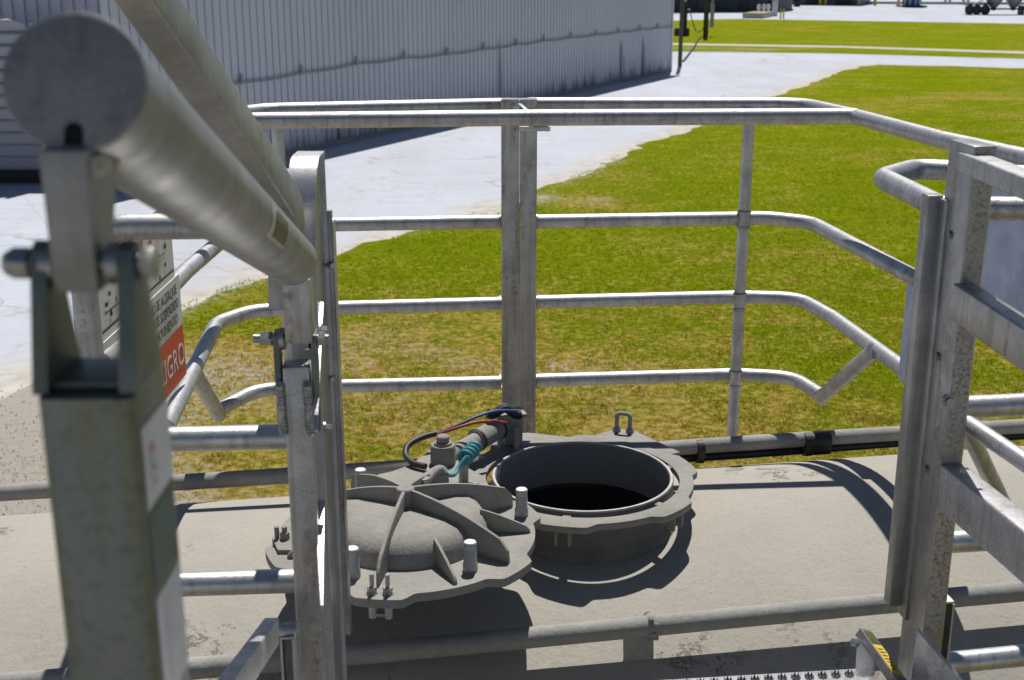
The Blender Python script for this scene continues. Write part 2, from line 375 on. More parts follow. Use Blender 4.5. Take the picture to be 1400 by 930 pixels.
def lawn_mat(name):
    m, nt, b = nodes(name); b.inputs['Roughness'].default_value = .95; b.inputs['Specular IOR Level'].default_value = .0
    ed = nN(nt, 'ShaderNodeAttribute', attribute_name='edge').outputs['Fac']; sd = nN(nt, 'ShaderNodeAttribute', attribute_name='sand').outputs['Fac']
    lo = noise_tex(nt, .22, 5, .65, (.8, 1.1, 1)); md = noise_tex(nt, 1.7, 6, .75); fi = noise_tex(nt, 19, 6, .8); vf = noise_tex(nt, 8.0, 8, .85); l2 = noise_tex(nt, .5, 6, .7, (.7, 1.2, 1))
    tf = noise_tex(nt, 8.5, 5, .75)
    g = mix(nt, ramp(nt, l2.outputs[0], [(.36, 0.), (.62, 1.)]), (.15, .215, .004), (.275, .31, .007))
    g = mix(nt, ramp(nt, md.outputs[0], [(.34, 0.), (.62, 1.)]), (.17, .20, .005), g)
    g = mix(nt, ramp(nt, tf.outputs[0], [(.40, 0.), (.58, 1.)]), (.095, .13, .005), g)
    dry = mix(nt, ramp(nt, tf.outputs[0], [(.42, 0.), (.6, 1.)]), (.24, .15, .03), (.46, .33, .10))
    dfac = math_(nt, 'ADD', nN(nt, 'ShaderNodeAttribute', attribute_name='dryness').outputs['Fac'], math_(nt, 'MULTIPLY', math_(nt, 'SUBTRACT', lo.outputs[0], .49), 1.7))
    dfac = math_(nt, 'ADD', dfac, math_(nt, 'MULTIPLY', math_(nt, 'SUBTRACT', md.outputs[0], .48), 1.7))
    dfac = math_(nt, 'ADD', dfac, math_(nt, 'MULTIPLY', math_(nt, 'SUBTRACT', l2.outputs[0], .5), .8))
    dfac = ramp(nt, math_(nt, 'ADD', dfac, math_(nt, 'MULTIPLY', math_(nt, 'SUBTRACT', tf.outputs[0], .5), 1.6)), [(.08, 0.), (.6, 1.)])
    c = mix(nt, math_(nt, 'MULTIPLY', dfac, .8), g, dry)
    sand = mix(nt, fi.outputs[0], (.33, .30, .26), (.56, .53, .49))
    s = math_(nt, 'ADD', sd, math_(nt, 'MULTIPLY', math_(nt, 'SUBTRACT', vf.outputs[0], .5), 2.1))
    s = math_(nt, 'ADD', s, math_(nt, 'MULTIPLY', math_(nt, 'SUBTRACT', lo.outputs[0], .5), 1.0))
    near = ramp(nt, ed, [(.0, 1.), (.09, 0.)])   # edge attribute in decametres
    s = math_(nt, 'ADD', s, math_(nt, 'MULTIPLY', near, .42))
    c = mix(nt, ramp(nt, s, [(.46, 0.), (.72, 1.)]), c, sand)
    nt.links.new(c, b.inputs['Base Color']); bump(nt, b, fi.outputs[0], .05)
    return m
M['lawn'] = lawn_mat('mown grass')

def sandiness(x, y):
    """bare patches: more towards the worn corner by the tank"""
    px = x / np.maximum(y, 4.)
    base = np.clip((21 - y) / 9, 0, 1) * .42 + np.clip((-.235 - px) / .14, 0, 1) * .42 * np.clip((26 - y) / 8, 0, 1) - np.clip((px - .12) / .2, 0, 1) * .16
    base = base + .34 * np.exp(-((x + 1.4) / 1.8) ** 2 - ((y - 17.6) / 1.7) ** 2) + .55 * np.exp(-((x - 1.7) / 1.5) ** 2 - ((y - 28.6) / 1.1) ** 2) + .25 * np.exp(-((x + 4) / 1.6) ** 2 - ((y - 15.5) / 1.6) ** 2) + .2 * np.exp(-((x - 1.6) / 1.2) ** 2 - ((y - 15.8) / 1.2) ** 2)
    return base
def dryness(x, y): return np.clip(sandiness(x, y), 0, 1) * .75 + np.clip((24 - y) / 11, 0, 1) * .22 + np.exp(-((y - 50) / 5.) ** 2) * .12
def add_attr(me, name, vals):
    a = me.attributes.new(name, 'FLOAT', 'POINT'); a.data.foreach_set('value', np.asarray(vals, dtype=np.float32))
def make_ground():
    ys = np.concatenate([np.arange(-60, 4, 8), np.arange(4, 80, .5), np.arange(80, 240, 2.5), np.array([240, 280, 340, 450, 700, 1200, 2400, 4500])])
    xs = np.concatenate([np.array([-4000, -1500, -600, -250, -120, -70, -45]), np.arange(-30, 40, .5), np.arange(40, 120, 4), np.array([120, 160, 250, 600, 1500, 4000])])
    X, Y = np.meshgrid(xs, ys); n, k = X.shape
    me = bpy.data.meshes.new('ground')
    V = np.stack([X.ravel(), Y.ravel(), np.zeros(X.size)], 1)
    i = np.arange(n * k).reshape(n, k)
    Fq = np.stack([i[:-1, :-1].ravel(), i[:-1, 1:].ravel(), i[1:, 1:].ravel(), i[1:, :-1].ravel()], 1)
    me.from_pydata(V.tolist(), [], Fq.tolist()); me.materials.append(M['ground'])
    d = np.maximum(sdist(polyA, X.ravel(), Y.ravel()), sdist(polyB, X.ravel(), Y.ravel()) * 2 - .4)
    add_attr(me, 'edge', np.clip(d, -60, 60))
    o = bpy.data.objects.new('ground', me); COL.objects.link(o); tag(o, kind='structure')
    return o
make_ground()
def make_lawn(name, poly, step, inner, z, jit, seed):
    bd = dens(poly, step, jit, seed); nb = len(bd)
    P2 = [Vector(p) for p in bd]
    if inner is not None:
        x = inner[:, 0]; y = inner[:, 1]; k = sdist(poly, x, y) > max(jit * 1.6, .6)
        P2 += [Vector((a, b)) for a, b in inner[k]]
    vs, es, fs, *_ = delaunay_2d_cdt(P2, [(i, (i + 1) % nb) for i in range(nb)], [], 1, 1e-4)
    me = bpy.data.meshes.new(name); me.from_pydata([(v.x, v.y, z) for v in vs], [], [tuple(f) for f in fs]); me.materials.append(M['lawn'])
    x = np.array([v.x for v in vs]); y = np.array([v.y for v in vs])
    add_attr(me, 'edge', np.clip(sdist(poly, x, y) / 10, 0, 5)); add_attr(me, 'sand', sandiness(x, y)); add_attr(me, 'dryness', dryness(x, y))
    bm = bmesh.new(); bm.from_mesh(me); bmesh.ops.recalc_face_normals(bm, faces=bm.faces)
    if bm.faces and sum(f.normal.z for f in bm.faces) < 0: bmesh.ops.reverse_faces(bm, faces=bm.faces)
    bm.to_mesh(me); bm.free()
    o = bpy.data.objects.new(name, me); COL.objects.link(o); tag(o, kind='structure'); return o
gi = np.array([(a, b) for b in np.concatenate([np.arange(-10, 40, 1.0), np.arange(40, 80, 2)]) for a in np.arange(-28, 60, 1.0 if b < 40 else 2.0)])
make_lawn('grass_lawn', polyA, .5, gi, .004, .6, 3.)
gB = np.array([(a, b) for b in np.arange(82, 130, 3.) for a in np.arange(8, 90, 4.)])
make_lawn('grass_lawn', polyB, 1.5, gB, .004, .5, 5.)
make_lawn('grass_verge', polyS, 1.5, None, .004, .3, 7.)
mb = MB(); q = dens(polyP, 2., .08, 11.); mb.add([(x, y, .008) for x, y in q], [tuple(range(len(q)))])
tag(mb.build('footpath', M['ground']), kind='structure')

# grass blades on the near lawn
def make_blades():
    NT = 75000; K = 5
    u = rng.random(NT); y = 1 / (1 / 8.5 + u * (1 / 46 - 1 / 8.5)); x = (rng.random(NT) * .98 - .50) * y * 1.03 + .3 * (rng.random(NT) - .5)
    tr_ = np.repeat(rng.random(NT), K); x = np.repeat(x, K); y = np.repeat(y, K)
    sp = .012 + .0016 * y; x = x + rng.normal(size=NT * K) * sp; y = y + rng.normal(size=NT * K) * sp; N = NT * K
    d = sdist(polyA, x, y)
    nz = np.array([noise.noise(Vector((a * .9, b * .9, 2.))) for a, b in zip(x, y)])
    nz2 = np.array([noise.noise(Vector((a * 3.3, b * 3.3, 8.))) for a, b in zip(x, y)])
    lo = np.array([noise.noise(Vector((a * .2, b * .42, 5.))) for a, b in zip(x, y)])
    s = sandiness(x, y) * 1.2 + .5 * nz + .6 * nz2 + .35 * lo + .5 * np.clip(1 - d / .9, 0, 1)
    keep = (d > -.25) & (rng.random(N) > np.clip((s - .04) * 1.5, 0, .95))
    x, y, s, nz, lo, tr_ = x[keep], y[keep], s[keep], nz[keep], lo[keep], tr_[keep]; N = len(x)
    h = (.018 + .030 * rng.random(N)) * (1 - .3 * np.clip(s, 0, 1)); a = rng.random(N) * 6.283; wd = .006 + .006 * rng.random(N) + y * .00025
    lean = rng.random(N) * .9; la = rng.random(N) * 6.283
    V = np.zeros((N, 3, 3))
    V[:, 0] = np.stack([x - np.cos(a) * wd, y - np.sin(a) * wd, np.zeros(N)], 1)
    V[:, 1] = np.stack([x + np.cos(a) * wd, y + np.sin(a) * wd, np.zeros(N)], 1)
    V[:, 2] = np.stack([x + np.cos(la) * lean * h, y + np.sin(la) * lean * h, h], 1)
    me = bpy.data.meshes.new('grass'); me.vertices.add(3 * N); me.vertices.foreach_set('co', V.ravel())
    me.loops.add(3 * N); me.loops.foreach_set('vertex_index', np.arange(3 * N, dtype=np.int32))
    me.polygons.add(N); me.polygons.foreach_set('loop_start', np.arange(0, 3 * N, 3, dtype=np.int32))
    me.update(calc_edges=True)
    dry = np.clip(dryness(x, y) * 1.1 + nz * .7 + lo * .5 + (tr_ - .5) * .8 + (rng.random(N) - .5) * .3 + .04, 0, 1)
    add_attr(me, 'dry', np.repeat(dry, 3)); add_attr(me, 'rnd', np.repeat(np.clip(tr_ * .7 + rng.random(N) * .3, 0, 1), 3))
    m, nt, b = nodes('grass blade'); b.inputs['Roughness'].default_value = .9; b.inputs['Specular IOR Level'].default_value = .0
    rd = nN(nt, 'ShaderNodeAttribute', attribute_name='rnd').outputs['Fac']; dr = nN(nt, 'ShaderNodeAttribute', attribute_name='dry').outputs['Fac']
    g = mix(nt, rd, (.22, .30, .006), (.40, .44, .012)); dd = mix(nt, rd, (.24, .13, .02), (.50, .34, .08))
    nt.links.new(mix(nt, ramp(nt, dr, [(.22, 0.), (.7, 1.)]), g, dd), b.inputs['Base Color'])
    tr = nN(nt, 'ShaderNodeBsdfTranslucent'); ms = nN(nt, 'ShaderNodeMixShader'); ms.inputs[0].default_value = .5
    nt.links.new(b.inputs['Base Color'].links[0].from_socket, tr.inputs[0]); nt.links.new(b.outputs[0], ms.inputs[1]); nt.links.new(tr.outputs[0], ms.inputs[2]); nt.links.new(ms.outputs[0], nt.nodes['Material Output'].inputs[0])
    me.materials.append(m)
    o = bpy.data.objects.new('grass', me); COL.objects.link(o)
    tag(o, 'short mown grass blades growing on the lawn behind the tank', 'grass', kind='stuff')
make_blades()

# ------------------------------------------------------------------ cement tank with manhole
YAW = R(9.9); tx = Vector((math.cos(YAW), math.sin(YAW), 0)); ty = Vector((-math.sin(YAW), math.cos(YAW), 0)); UP = Vector((0, 0, 1))
MC = Vector((.190, 3.135, 0)); AXZ = H - 2.625; TR = 1.2
def T(s, t, z): return MC + tx * s + ty * t + UP * z
tank = thing('bulk_tank', 'dust covered grey cement tank with open round manhole and swung out ribbed lid', 'tank', (MC.x, MC.y, 0))
def tank_shell():
    L0, L1 = -4.2, 5.0; seg = 160
    prof = [(0, L0 - .42), (.35, L0 - .40), (.7, L0 - .33), (1.0, L0 - .19), (1.15, L0 - .07), (TR, L0)]
    ns = 60
    prof += [(TR, L0 + (L1 - L0) * k / ns) for k in range(1, ns)] + [(TR, L1), (1.15, L1 + .07), (1.0, L1 + .19), (.7, L1 + .33), (.35, L1 + .40), (0.0, L1 + .42)]
    bm = bmesh.new(); o0 = Vector(tank.location); rings = []
    for r, s in prof:
        if r == 0: rings.append([bm.verts.new(T(s, 0, AXZ) - o0)])
        else: rings.append([bm.verts.new(T(s, 0, AXZ) + ty * r * math.sin(2 * math.pi * j / seg) + UP * r * math.cos(2 * math.pi * j / seg) - o0) for j in range(seg)])
    for a, b in zip(rings[:-1], rings[1:]):
        for j in range(seg):
            k = (j + 1) % seg
            if len(a) == 1: bm.faces.new((a[0], b[j], b[k]))
            elif len(b) == 1: bm.faces.new((a[j], b[0], a[k]))
            else: bm.faces.new((a[j], b[j], b[k], a[k]))
    bmesh.ops.recalc_face_normals(bm, faces=bm.faces)
    me = bpy.data.meshes.new('shell_src'); bm.to_mesh(me); bm.free()
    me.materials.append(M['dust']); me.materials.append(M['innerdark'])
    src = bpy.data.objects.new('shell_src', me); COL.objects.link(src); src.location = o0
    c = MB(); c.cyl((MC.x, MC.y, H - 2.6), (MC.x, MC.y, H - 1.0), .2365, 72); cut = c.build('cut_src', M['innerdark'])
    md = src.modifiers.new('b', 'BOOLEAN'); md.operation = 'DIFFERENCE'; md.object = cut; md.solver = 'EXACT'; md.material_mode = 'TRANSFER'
    bpy.context.view_layer.update()
    m2 = bpy.data.meshes.new_from_object(src.evaluated_get(bpy.context.evaluated_depsgraph_get()))
    bpy.data.objects.remove(src); bpy.data.objects.remove(cut)
    for p in m2.polygons: p.use_smooth = True
    bm = bmesh.new(); bm.from_mesh(m2)
    for e in bm.edges: e.smooth = (not e.is_manifold) or e.calc_face_angle(0) < R(30)
    bm.to_mesh(m2); bm.free()
    m2.name = 'shell'
    o = bpy.data.objects.new('shell', m2); COL.objects.link(o); o.parent = tank
tank_shell()
for s in (-3.2, 3.8):
    m_ = MB(); m_.hexa([T(s - .15, -.9, 0.), T(s + .15, -.9, 0.), T(s + .15, .9, 0.), T(s - .15, .9, 0.), T(s - .15, -.75, 1.75), T(s + .15, -.75, 1.75), T(s + .15, .75, 1.75), T(s - .15, .75, 1.75)])
    m_.build('saddle', M['pipedust'], tank)
PIPE_T, PIPE_Z = .536, H - 1.477
for sgn in (-1, 1):
    m_ = MB(); pts = [T(s, sgn * PIPE_T, PIPE_Z + .004 * math.sin(s * 2.1)) for s in np.linspace(-4.1, 4.9, 40)]
    m_.tube(pts, .0245, 20)
    pipe = m_.build('guard_pipe', M['pipedust'], tank)
    if sgn < 0:
        j = PZ(880, 838, 1.477); sj = (j - MC).dot(tx)
        m_ = MB(); m_.lathe([(.0245, -.012), (.029, -.006), (.030, 0), (.029, .006), (.0245, .012)], T(sj, -PIPE_T, PIPE_Z + .004 * math.sin(sj * 2.1)), 20, tuple(tx))
        for k in range(9):
            a = random.random() * 6.28; c = T(sj + random.uniform(-.006, .008), -PIPE_T, PIPE_Z) + (ty * math.cos(a) + UP * math.sin(a)) * .029
            m_.box(c, (.012, .01, .012), Matrix.Rotation(a, 3, 'X'))
        m_.build('weld_joint', M['pipedust'], pipe, bev=.003)
    ks = [sj - .03 if sgn < 0 else 1.9] + [-2.1, 3.6]
    for s in ks:
        m_ = MB(); hz = AXZ + math.sqrt(TR ** 2 - PIPE_T ** 2)
        for dx in (0,):
            m_.hexa([T(s - .036, sgn * (PIPE_T + .01) - .003, hz - .02), T(s + .036, sgn * (PIPE_T + .01) - .003, hz - .02), T(s + .036, sgn * (PIPE_T + .01) + .003, hz - .02), T(s - .036, sgn * (PIPE_T + .01) + .003, hz - .02),
                     T(s - .036, sgn * PIPE_T - .003, PIPE_Z - .02), T(s + .036, sgn * PIPE_T - .003, PIPE_Z - .02), T(s + .036, sgn * PIPE_T + .003, PIPE_Z - .02), T(s - .036, sgn * PIPE_T + .003, PIPE_Z - .02)])
        m_.build('pipe_bracket', M['pipedust'], tank)
# black hose strapped below the far pipe
m_ = MB(); pts = [T(s, PIPE_T + .012, PIPE_Z - .036 - .004 * abs(math.sin(s * 2.6))) for s in np.linspace(.26, 4.6, 60)]
m_.tube(pts, .014, 12); hose = m_.build('cable_hose', M['black'], tank)
m_ = MB(); pts = [T(s, PIPE_T + .030, PIPE_Z - .040 - .005 * math.sin(s * 3.1)) for s in np.linspace(.26, 4.7, 90)]
m_.tube(pts, .010, 12); m_.build('cable_hose', M['black'], tank)
for a, b, r in ((955, 958, .028), (1113, 1116, .0285), (1117, 1143, .027)):
    s0 = (PZ(a, 605, 1.45) - MC).dot(tx); s1 = (PZ(b, 598, 1.45) - MC).dot(tx)
    m_ = MB(); c = [(-.0, -.0)]
    sect = [(r * math.cos(q), r * math.sin(q) * 1.0 - (.022 if math.sin(q) < -.1 else 0)) for q in [2 * math.pi * k / 20 for k in range(20)]]
    m_.sweep([T(s0, PIPE_T - .008, PIPE_Z), T(s1, PIPE_T - .008, PIPE_Z)], sect)
    m_.build('cable_tie' if b - a < 5 else 'tape_wrap', M['black'], tank)

# manhole
ZR = H - 1.32
def lobed(r0, lobe, n, ph, w=11, N=240, flat=.45):
    out = []
    for i in range(N):
        a = 2 * math.pi * i / N; d = min(abs((math.degrees(a) - ph - k * 360 / n + 180) % 360 - 180) for k in range(n))
        e = max(0., min(1., (w + 6 - d) / 6 * .9)); e = e * e * (3 - 2 * e)
        out.append((( r0 + lobe * e) * math.cos(a), (r0 + lobe * e) * math.sin(a)))
    return out
m_ = MB()
prof = [(.245, -.34), (.245, -.004), (.247, 0), (.252, 0), (.254, -.004), (.254, -.16), (.262, -.17), (.285, -.178), (.30, -.19)]
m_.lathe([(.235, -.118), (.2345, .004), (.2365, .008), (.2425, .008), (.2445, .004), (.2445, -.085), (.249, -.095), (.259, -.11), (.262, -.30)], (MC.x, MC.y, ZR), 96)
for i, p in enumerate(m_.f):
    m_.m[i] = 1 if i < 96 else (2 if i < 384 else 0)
neck = m_.build('manhole_neck', [M['shadedust'], M['innerdust'], M['rim']], tank, 50)
m_ = MB(); hole = [(.2605 * math.cos(2 * math.pi * i / 240), .2605 * math.sin(2 * math.pi * i / 240)) for i in range(240)]
m_.prism(lobed(.2985, .021, 6, 18), -.019, 0, (MC.x, MC.y, ZR), hole)
ring = m_.build('manhole_flange', M['castdust'], tank, 30, .003)
for k in range(6):                       # webs joining neck and flange, with lugs under the lobes
    a = R(18 + 60 * k); d = Vector((math.cos(a), math.sin(a), 0)); n = Vector((-d.y, d.x, 0)); c = Vector((MC.x, MC.y, ZR))
    rot = Matrix.Rotation(a, 3, 'Z')
    m_ = MB(); m_.box(c + d * .254 + UP * -.010, (.030, .05 if k in (3, 2) else .022, .014), rot); m_.build('web', M['castdust'], ring, 30, .002)
    for q in (-1, 1):
        m_ = MB(); m_.box(c + d * .305 + n * q * .017 + UP * -.037, (.022, .007, .038), rot); m_.build('lug', M['castdust'], ring, 30, .002)
# U handle on the flange
hb = [PZ(843, 589, 1.32), PZ(861, 591, 1.32)]
m_ = MB(); m_.tube([hb[0] - UP * .01, hb[0] + UP * .056, hb[1] + UP * .056, hb[1] - UP * .01], .0065, 12, .014)
for p in hb: m_.lathe([(.012, 0), (.012, .008), (.009, .012)], p, 6)
m_.build('lift_handle', M['pipedust'], ring)
# flange wing under the handle and hinge wing on the left
def wing(pxs):
    p = [PZ(*q, 1.322) for q in pxs]; an = lambda v: math.atan2(v.y - MC.y, v.x - MC.x)
    a0, a1 = an(p[-1]), an(p[0])
    if a1 - a0 > math.pi: a1 -= 2 * math.pi
    if a0 - a1 > math.pi: a1 += 2 * math.pi
    return [(q.x, q.y) for q in p] + [(MC.x + .278 * math.cos(t), MC.y + .278 * math.sin(t)) for t in np.linspace(a0, a1, 16)]
m_ = MB(); m_.prism(wing(((930, 618), (868, 589), (845, 585), (822, 592), (800, 599))), ZR - .018, ZR - .002)
m_.build('handle_wing', M['castdust'], ring, 30, .002)
m_ = MB(); m_.prism(wing(((790, 598), (722, 591), (694, 593), (672, 604), (668, 622), (646, 632), (622, 640), (604, 640), (592, 650), (604, 662), (640, 664), (655, 668))), ZR - .02, ZR - .003)
m_.build('hinge_wing', M['castdust'], tank, 30, .002)

# lid, swung out to the near left
LZ = H - 1.27; LC = PZ(556, 728, 1.27); LC = Vector((LC.x, LC.y, 0))
c = Vector((LC.x, LC.y, LZ))
def ang_to(px, py): p = PZ(px, py, 1.27); return math.degrees(math.atan2(p.y - LC.y, p.x - LC.x)), math.hypot(p.x - LC.x, p.y - LC.y)
m_ = MB(); ph = ang_to(515, 822)[0]
m_.prism(lobed(.301, .026, 6, ph, 9), -.02, 0, c)
m_.lathe([(.196, -.002), (.193, .010), (.188, .030), (.178, .046), (.160, .058), (.125, .066), (.06, .070), (0.001, .071)], c, 72)
lid = m_.build('manhole_lid', M['castdust'], tank, 40, 0)
def rib(angle, r0, r1, h0, h1, th=.011, arch=.02):
    a = R(angle); d = Vector((math.cos(a), math.sin(a), 0)); n = Vector((-d.y, d.x, 0)) * th / 2
    top = []
    for k in range(15):
        t = k / 14; r = r0 + (r1 - r0) * t
        z = h0 + (h1 - h0) * t ** 1.08 + arch * math.sin(math.pi * t)
        if t > .93: z -= h1 * .35 * ((t - .93) / .07) ** 2
        top.append((r, z))
    out = top + [(r1 + .003, .0), (r0, .0)]
    k = len(out); vs = [c + d * r + UP * z + n * s for s in (-1, 1) for r, z in out]
    m = MB(); m.add(vs, [tuple(range(k))[::-1], tuple(range(k, 2 * k))] + [(j, (j + 1) % k, k + (j + 1) % k, k + j) for j in range(k)])
    return m.build('rib', M['castdust'], lid, 30, .0025)
long_ends = [(695, 770), (517, 800), (452, 706), (470, 662), (722, 686), (612, 668)]
for i, q in enumerate(long_ends):
    a, r = ang_to(*q); rib(a, .008, min(.288, max(.24, r)), .113, .046 if i != 5 else .05, .0085, .010)
for q in ((622, 798), (734, 728), (447, 752), (660, 668), (535, 666)):
    a, r = ang_to(*q); rib(a, .172, .288, .060 if q[1] > 700 else .045, .014, .0075, .002)
m_ = MB(); m_.lathe([(.001, .1145), (.018, .1145), (.021, .112), (.021, .06)], c, 24); m_.build('hub', M['castdust'], lid)
studs = [PZ(*q, 1.27) for q in ((713, 704), (643, 779), (483, 788), (494, 676))]
for i, p in enumerate(studs):
    m = MB(); m.lathe([(.0001, .068), (.0125, .068), (.0142, .066), (.0144, .054), (.0134, .052), (.0144, .050), (.0144, .020), (.0165, .016), (.0165, 0)], p, 20)
    for q_ in range(40): m.m[q_] = 1
    m.build('cap_stud', [M['studdust'], M['whitep']], lid, 40)
# eye bolts on the near lobe with the U bolt hanging below
d = Vector((math.cos(R(ph)), math.sin(R(ph)), 0)); n = Vector((-d.y, d.x, 0)); pb = c + d * .300
for q in (-.017, .017):
    m = MB(); p = pb + n * q
    m.cyl(p - UP * .055, p + UP * .045, .005, 10); m.lathe([(.0105, .004), (.0105, .016), (.001, .016)], p, 6); m.lathe([(.012, 0), (.012, .004), (.001, .004)], p, 16)
    m.lathe([(.001, -.06), (.009, -.056), (.009, -.03), (.006, -.024)], p, 12)
    m.build('eye_bolt', M['bolt'], lid)
m = MB(); m.cyl(pb - n * .022 - UP * .05, pb + n * .022 - UP * .05, .0055, 10); m.build('hinge_pin', M['bolt'], lid)
# clamp lug on the far left lobe
p = PZ(384, 742, 1.27)
m = MB(); m.slab([PZ(372, 735, 1.26), PZ(378, 727, 1.26), PZ(420, 728, 1.26), PZ(420, 752, 1.26), PZ(380, 752, 1.26)], .02)
for q in (-.008, .010): m.cyl(p + Vector((q, 0, -.012)), p + Vector((q, 0, .04)), .0055, 10)
m.lathe([(.011, 0.), (.011, .018), (.006, .02), (.006, .03)], p + Vector((.010, 0, .008)), 6)
m.build('clamp_lug', M['castdust'], lid)
# hinge arm between lid and pivot
PV = PZ(606, 634, 1.27)
m = MB(); ol = [PZ(*q, 1.27) for q in ((490, 676), (517, 650), (535, 646), (560, 637), (582, 622), (590, 613), (606, 609), (622, 612), (632, 624), (638, 640), (660, 652), (668, 664), (640, 690), (560, 700))]
m.prism([(p.x, p.y) for p in ol], LZ - .018, LZ + .003)
m.build('hinge_arm', M['castdust'], lid, 30, .002)
hp = Vector((PV.x, PV.y, LZ))
m = MB(); m.lathe([(.034, -.05), (.034, .05), (.031, .055), (.024, .056), (.024, .062), (.017, .063), (.017, .078), (.013, .081), (.001, .081)], hp, 28)
m.build('hinge_pivot', M['castdust'], tank, 35)
# actuator tube with its clamp bands and end bracket
A0 = P(612, 625, 3.36); A1 = P(700, 575, 3.62); dA = (A1 - A0)
m = MB(); m.cyl(A0, A0 + dA * .42, .024, 24); m.cyl(A0 + dA * .42, A1, .030, 24); act = m.build('actuator_tube', M['castdust'], tank)
for t in (.44, .76):
    m = MB(); m.cyl(A0 + dA * (t - .012), A0 + dA * (t + .012), .0325, 24); m.build('clamp_band', M['black'], act)
m = MB(); zb = PZ(698, 605, 1.32)
m.box(P(700, 585, 3.60), (.052, .06, .085), Matrix.Rotation(YAW, 3, 'Z')); m.box(P(697, 565, 3.58), (.085, .07, .012), Matrix.Rotation(YAW + .1, 3, 'Z'))
m.cyl(P(684, 583, 3.55), P(684, 583, 3.55) + UP * -.075, .008, 10); m.cyl(P(706, 583, 3.55), P(706, 583, 3.55) + UP * -.075, .008, 10)
m.build('actuator_bracket', M['pipedust'], tank, 30, .004)
m = MB(); pts = []
for i in range(34):
    t = i / 33; b_ = P(666 + 46 * t, 565 - 4 * math.sin(t * 3.1) + 3 * math.sin(t * 9), 3.52 + .03 * t); pts.append(b_)
m.tube(pts, .014, 10); m.build('rag_wrap', M['black'], tank)
def hosep(name, pts, r, mat, parent=tank):
    sm = rounded(pts, .2, 6); m = MB(); m.tube(sm, r, 12); return m.build(name, mat, parent)
hosep('corrugated_hose', [P(600, 592, 3.42), P(578, 597, 3.40), P(557, 608, 3.37), P(553, 622, 3.34), P(564, 634, 3.30), P(582, 638, 3.28)], .0085, M['black'])
hosep('air_hose', [P(598, 593, 3.40), P(625, 582, 3.40), P(655, 568, 3.42), P(680, 561, 3.45), P(706, 562, 3.5)], .0042, M['blue'])
hosep('air_hose', [P(598, 594, 3.39), P(622, 586, 3.38), P(650, 577, 3.40), P(676, 576, 3.44), P(692, 578, 3.5)], .0042, M['red'])
# turquoise coiled hose
m = MB(); c0 = P(633, 628, 3.16); c1 = P(650, 612, 3.22); ax = (c1 - c0).normalized(); u1 = ax.orthogonal().normalized(); u2 = ax.cross(u1); L_ = (c1 - c0).length
pts = [c0 + ax * L_ * t + (u1 * math.cos(t * 26) + u2 * math.sin(t * 26)) * .015 for t in np.linspace(0, 1, 90)]
m.tube(pts, .0058, 10)
m.tube(rounded([pts[0], P(626, 640, 3.14), P(622, 650, 3.12), P(612, 650, 3.10), P(604, 644, 3.09)], .1, 6), .0055, 10)
m.build('coiled_hose', M['teal'], tank)
hosep('elbow_hose', [P(609, 648, 3.09), P(603, 641, 3.09), P(594, 644, 3.07), P(588, 651, 3.05), P(582, 658, 3.03)], .011, M['pipedust'])
m = MB(); p = P(580, 660, 3.0); m.cyl(p - UP * .02, p + UP * .012, .013, 8); m.build('hose_fitting', M['bolt'], tank)
p = PZ(634, 660, 1.27); m = MB(); m.lathe([(.001, .075), (.010, .075), (.0125, .073), (.0125, .045), (.0118, .043), (.0125, .041), (.0125, 0)], p, 20); m.build('cap_stud', M['studdust'], lid, 40)

# ------------------------------------------------------------------ safety cage
cage = thing('safety_cage', 'aluminium tube safety cage round the manhole behind the open lid', 'railing', (0.05, 4.05, H - 1.53))
Z0, Z3, Z2, Z1 = .435, .81, 1.093, 1.37
rt = .0232
def rail(name, pts, r=rt, fil=.12, mat='alu', par=cage):
    m = MB(); m.tube(pts, r, 22, fil); return m.build(name, M[mat], par, 40)
far = [PZ(*q, Z0) for q in ((722, 143), (1098, 143), (1172, 160), (1290, 192), (1400, 216), (1480, 236))]
rail('top_rail', far)
yl = PZ(690, 144, Z0).y
cl = PZ(336, 151, Z0)
rail('top_rail', [PZ(696, 143.5, Z0), Vector((-.78, cl.y, H - Z0)), Vector((-.93, cl.y - .25, H - Z0)), Vector((-.90, 2.55, H - Z0))])
rail('chord_rail', [PZ(727, 161, Z0), PZ(1170, 159, Z0)], .0245)
rail('chord_rail', [Vector((-.925, PZ(330, 166, Z0).y, H - Z0)), PZ(726, 161, Z0)], .0245)
rail('mid_rail', [PZ(733, 303, Z3), PZ(1052, 298, Z3), PZ(1110, 305, Z3), PZ(1258, 384, Z3)])
rail('mid_rail', [PZ(685, 303, Z3), PZ(455, 307, Z3), PZ(345, 309, Z3), PZ(308, 325, Z3), PZ(255, 370, Z3), PZ(160, 468, Z3), Vector((-.88, 2.55, H - Z3))])
rail('mid_rail', [PZ(733, 413, Z2), PZ(1014, 406, Z2), PZ(1092, 408, Z2), PZ(1140, 435, Z2), PZ(1240, 508, Z2)])
rail('mid_rail', [PZ(685, 415, Z2), PZ(455, 421, Z2), PZ(345, 425, Z2), PZ(296, 442, Z2), PZ(238, 560, Z2), PZ(226, 585, Z2)])
e1 = PZ(1122, 540, Z1)
rail('low_rail', [PZ(733, 520, Z1), PZ(1010, 512, Z1), PZ(1084, 516, Z1), e1])
e2 = PZ(299, 560, Z1)
rail('low_rail', [PZ(685, 523, Z1), PZ(460, 528, Z1), PZ(352, 533, Z1), e2])
rail('brace', [e1 + Vector((0, 0, -.012)), PZ(1193, 481, Z2)])
rail('brace', [e2 + Vector((0, 0, -.02)), PZ(263, 505, Z2)])
xv = PZ(1017, 300, Z3)
rail('upright', [Vector((xv.x, xv.y, H - Z0 - .01)), Vector((xv.x, xv.y, H - 1.585))], .0195)
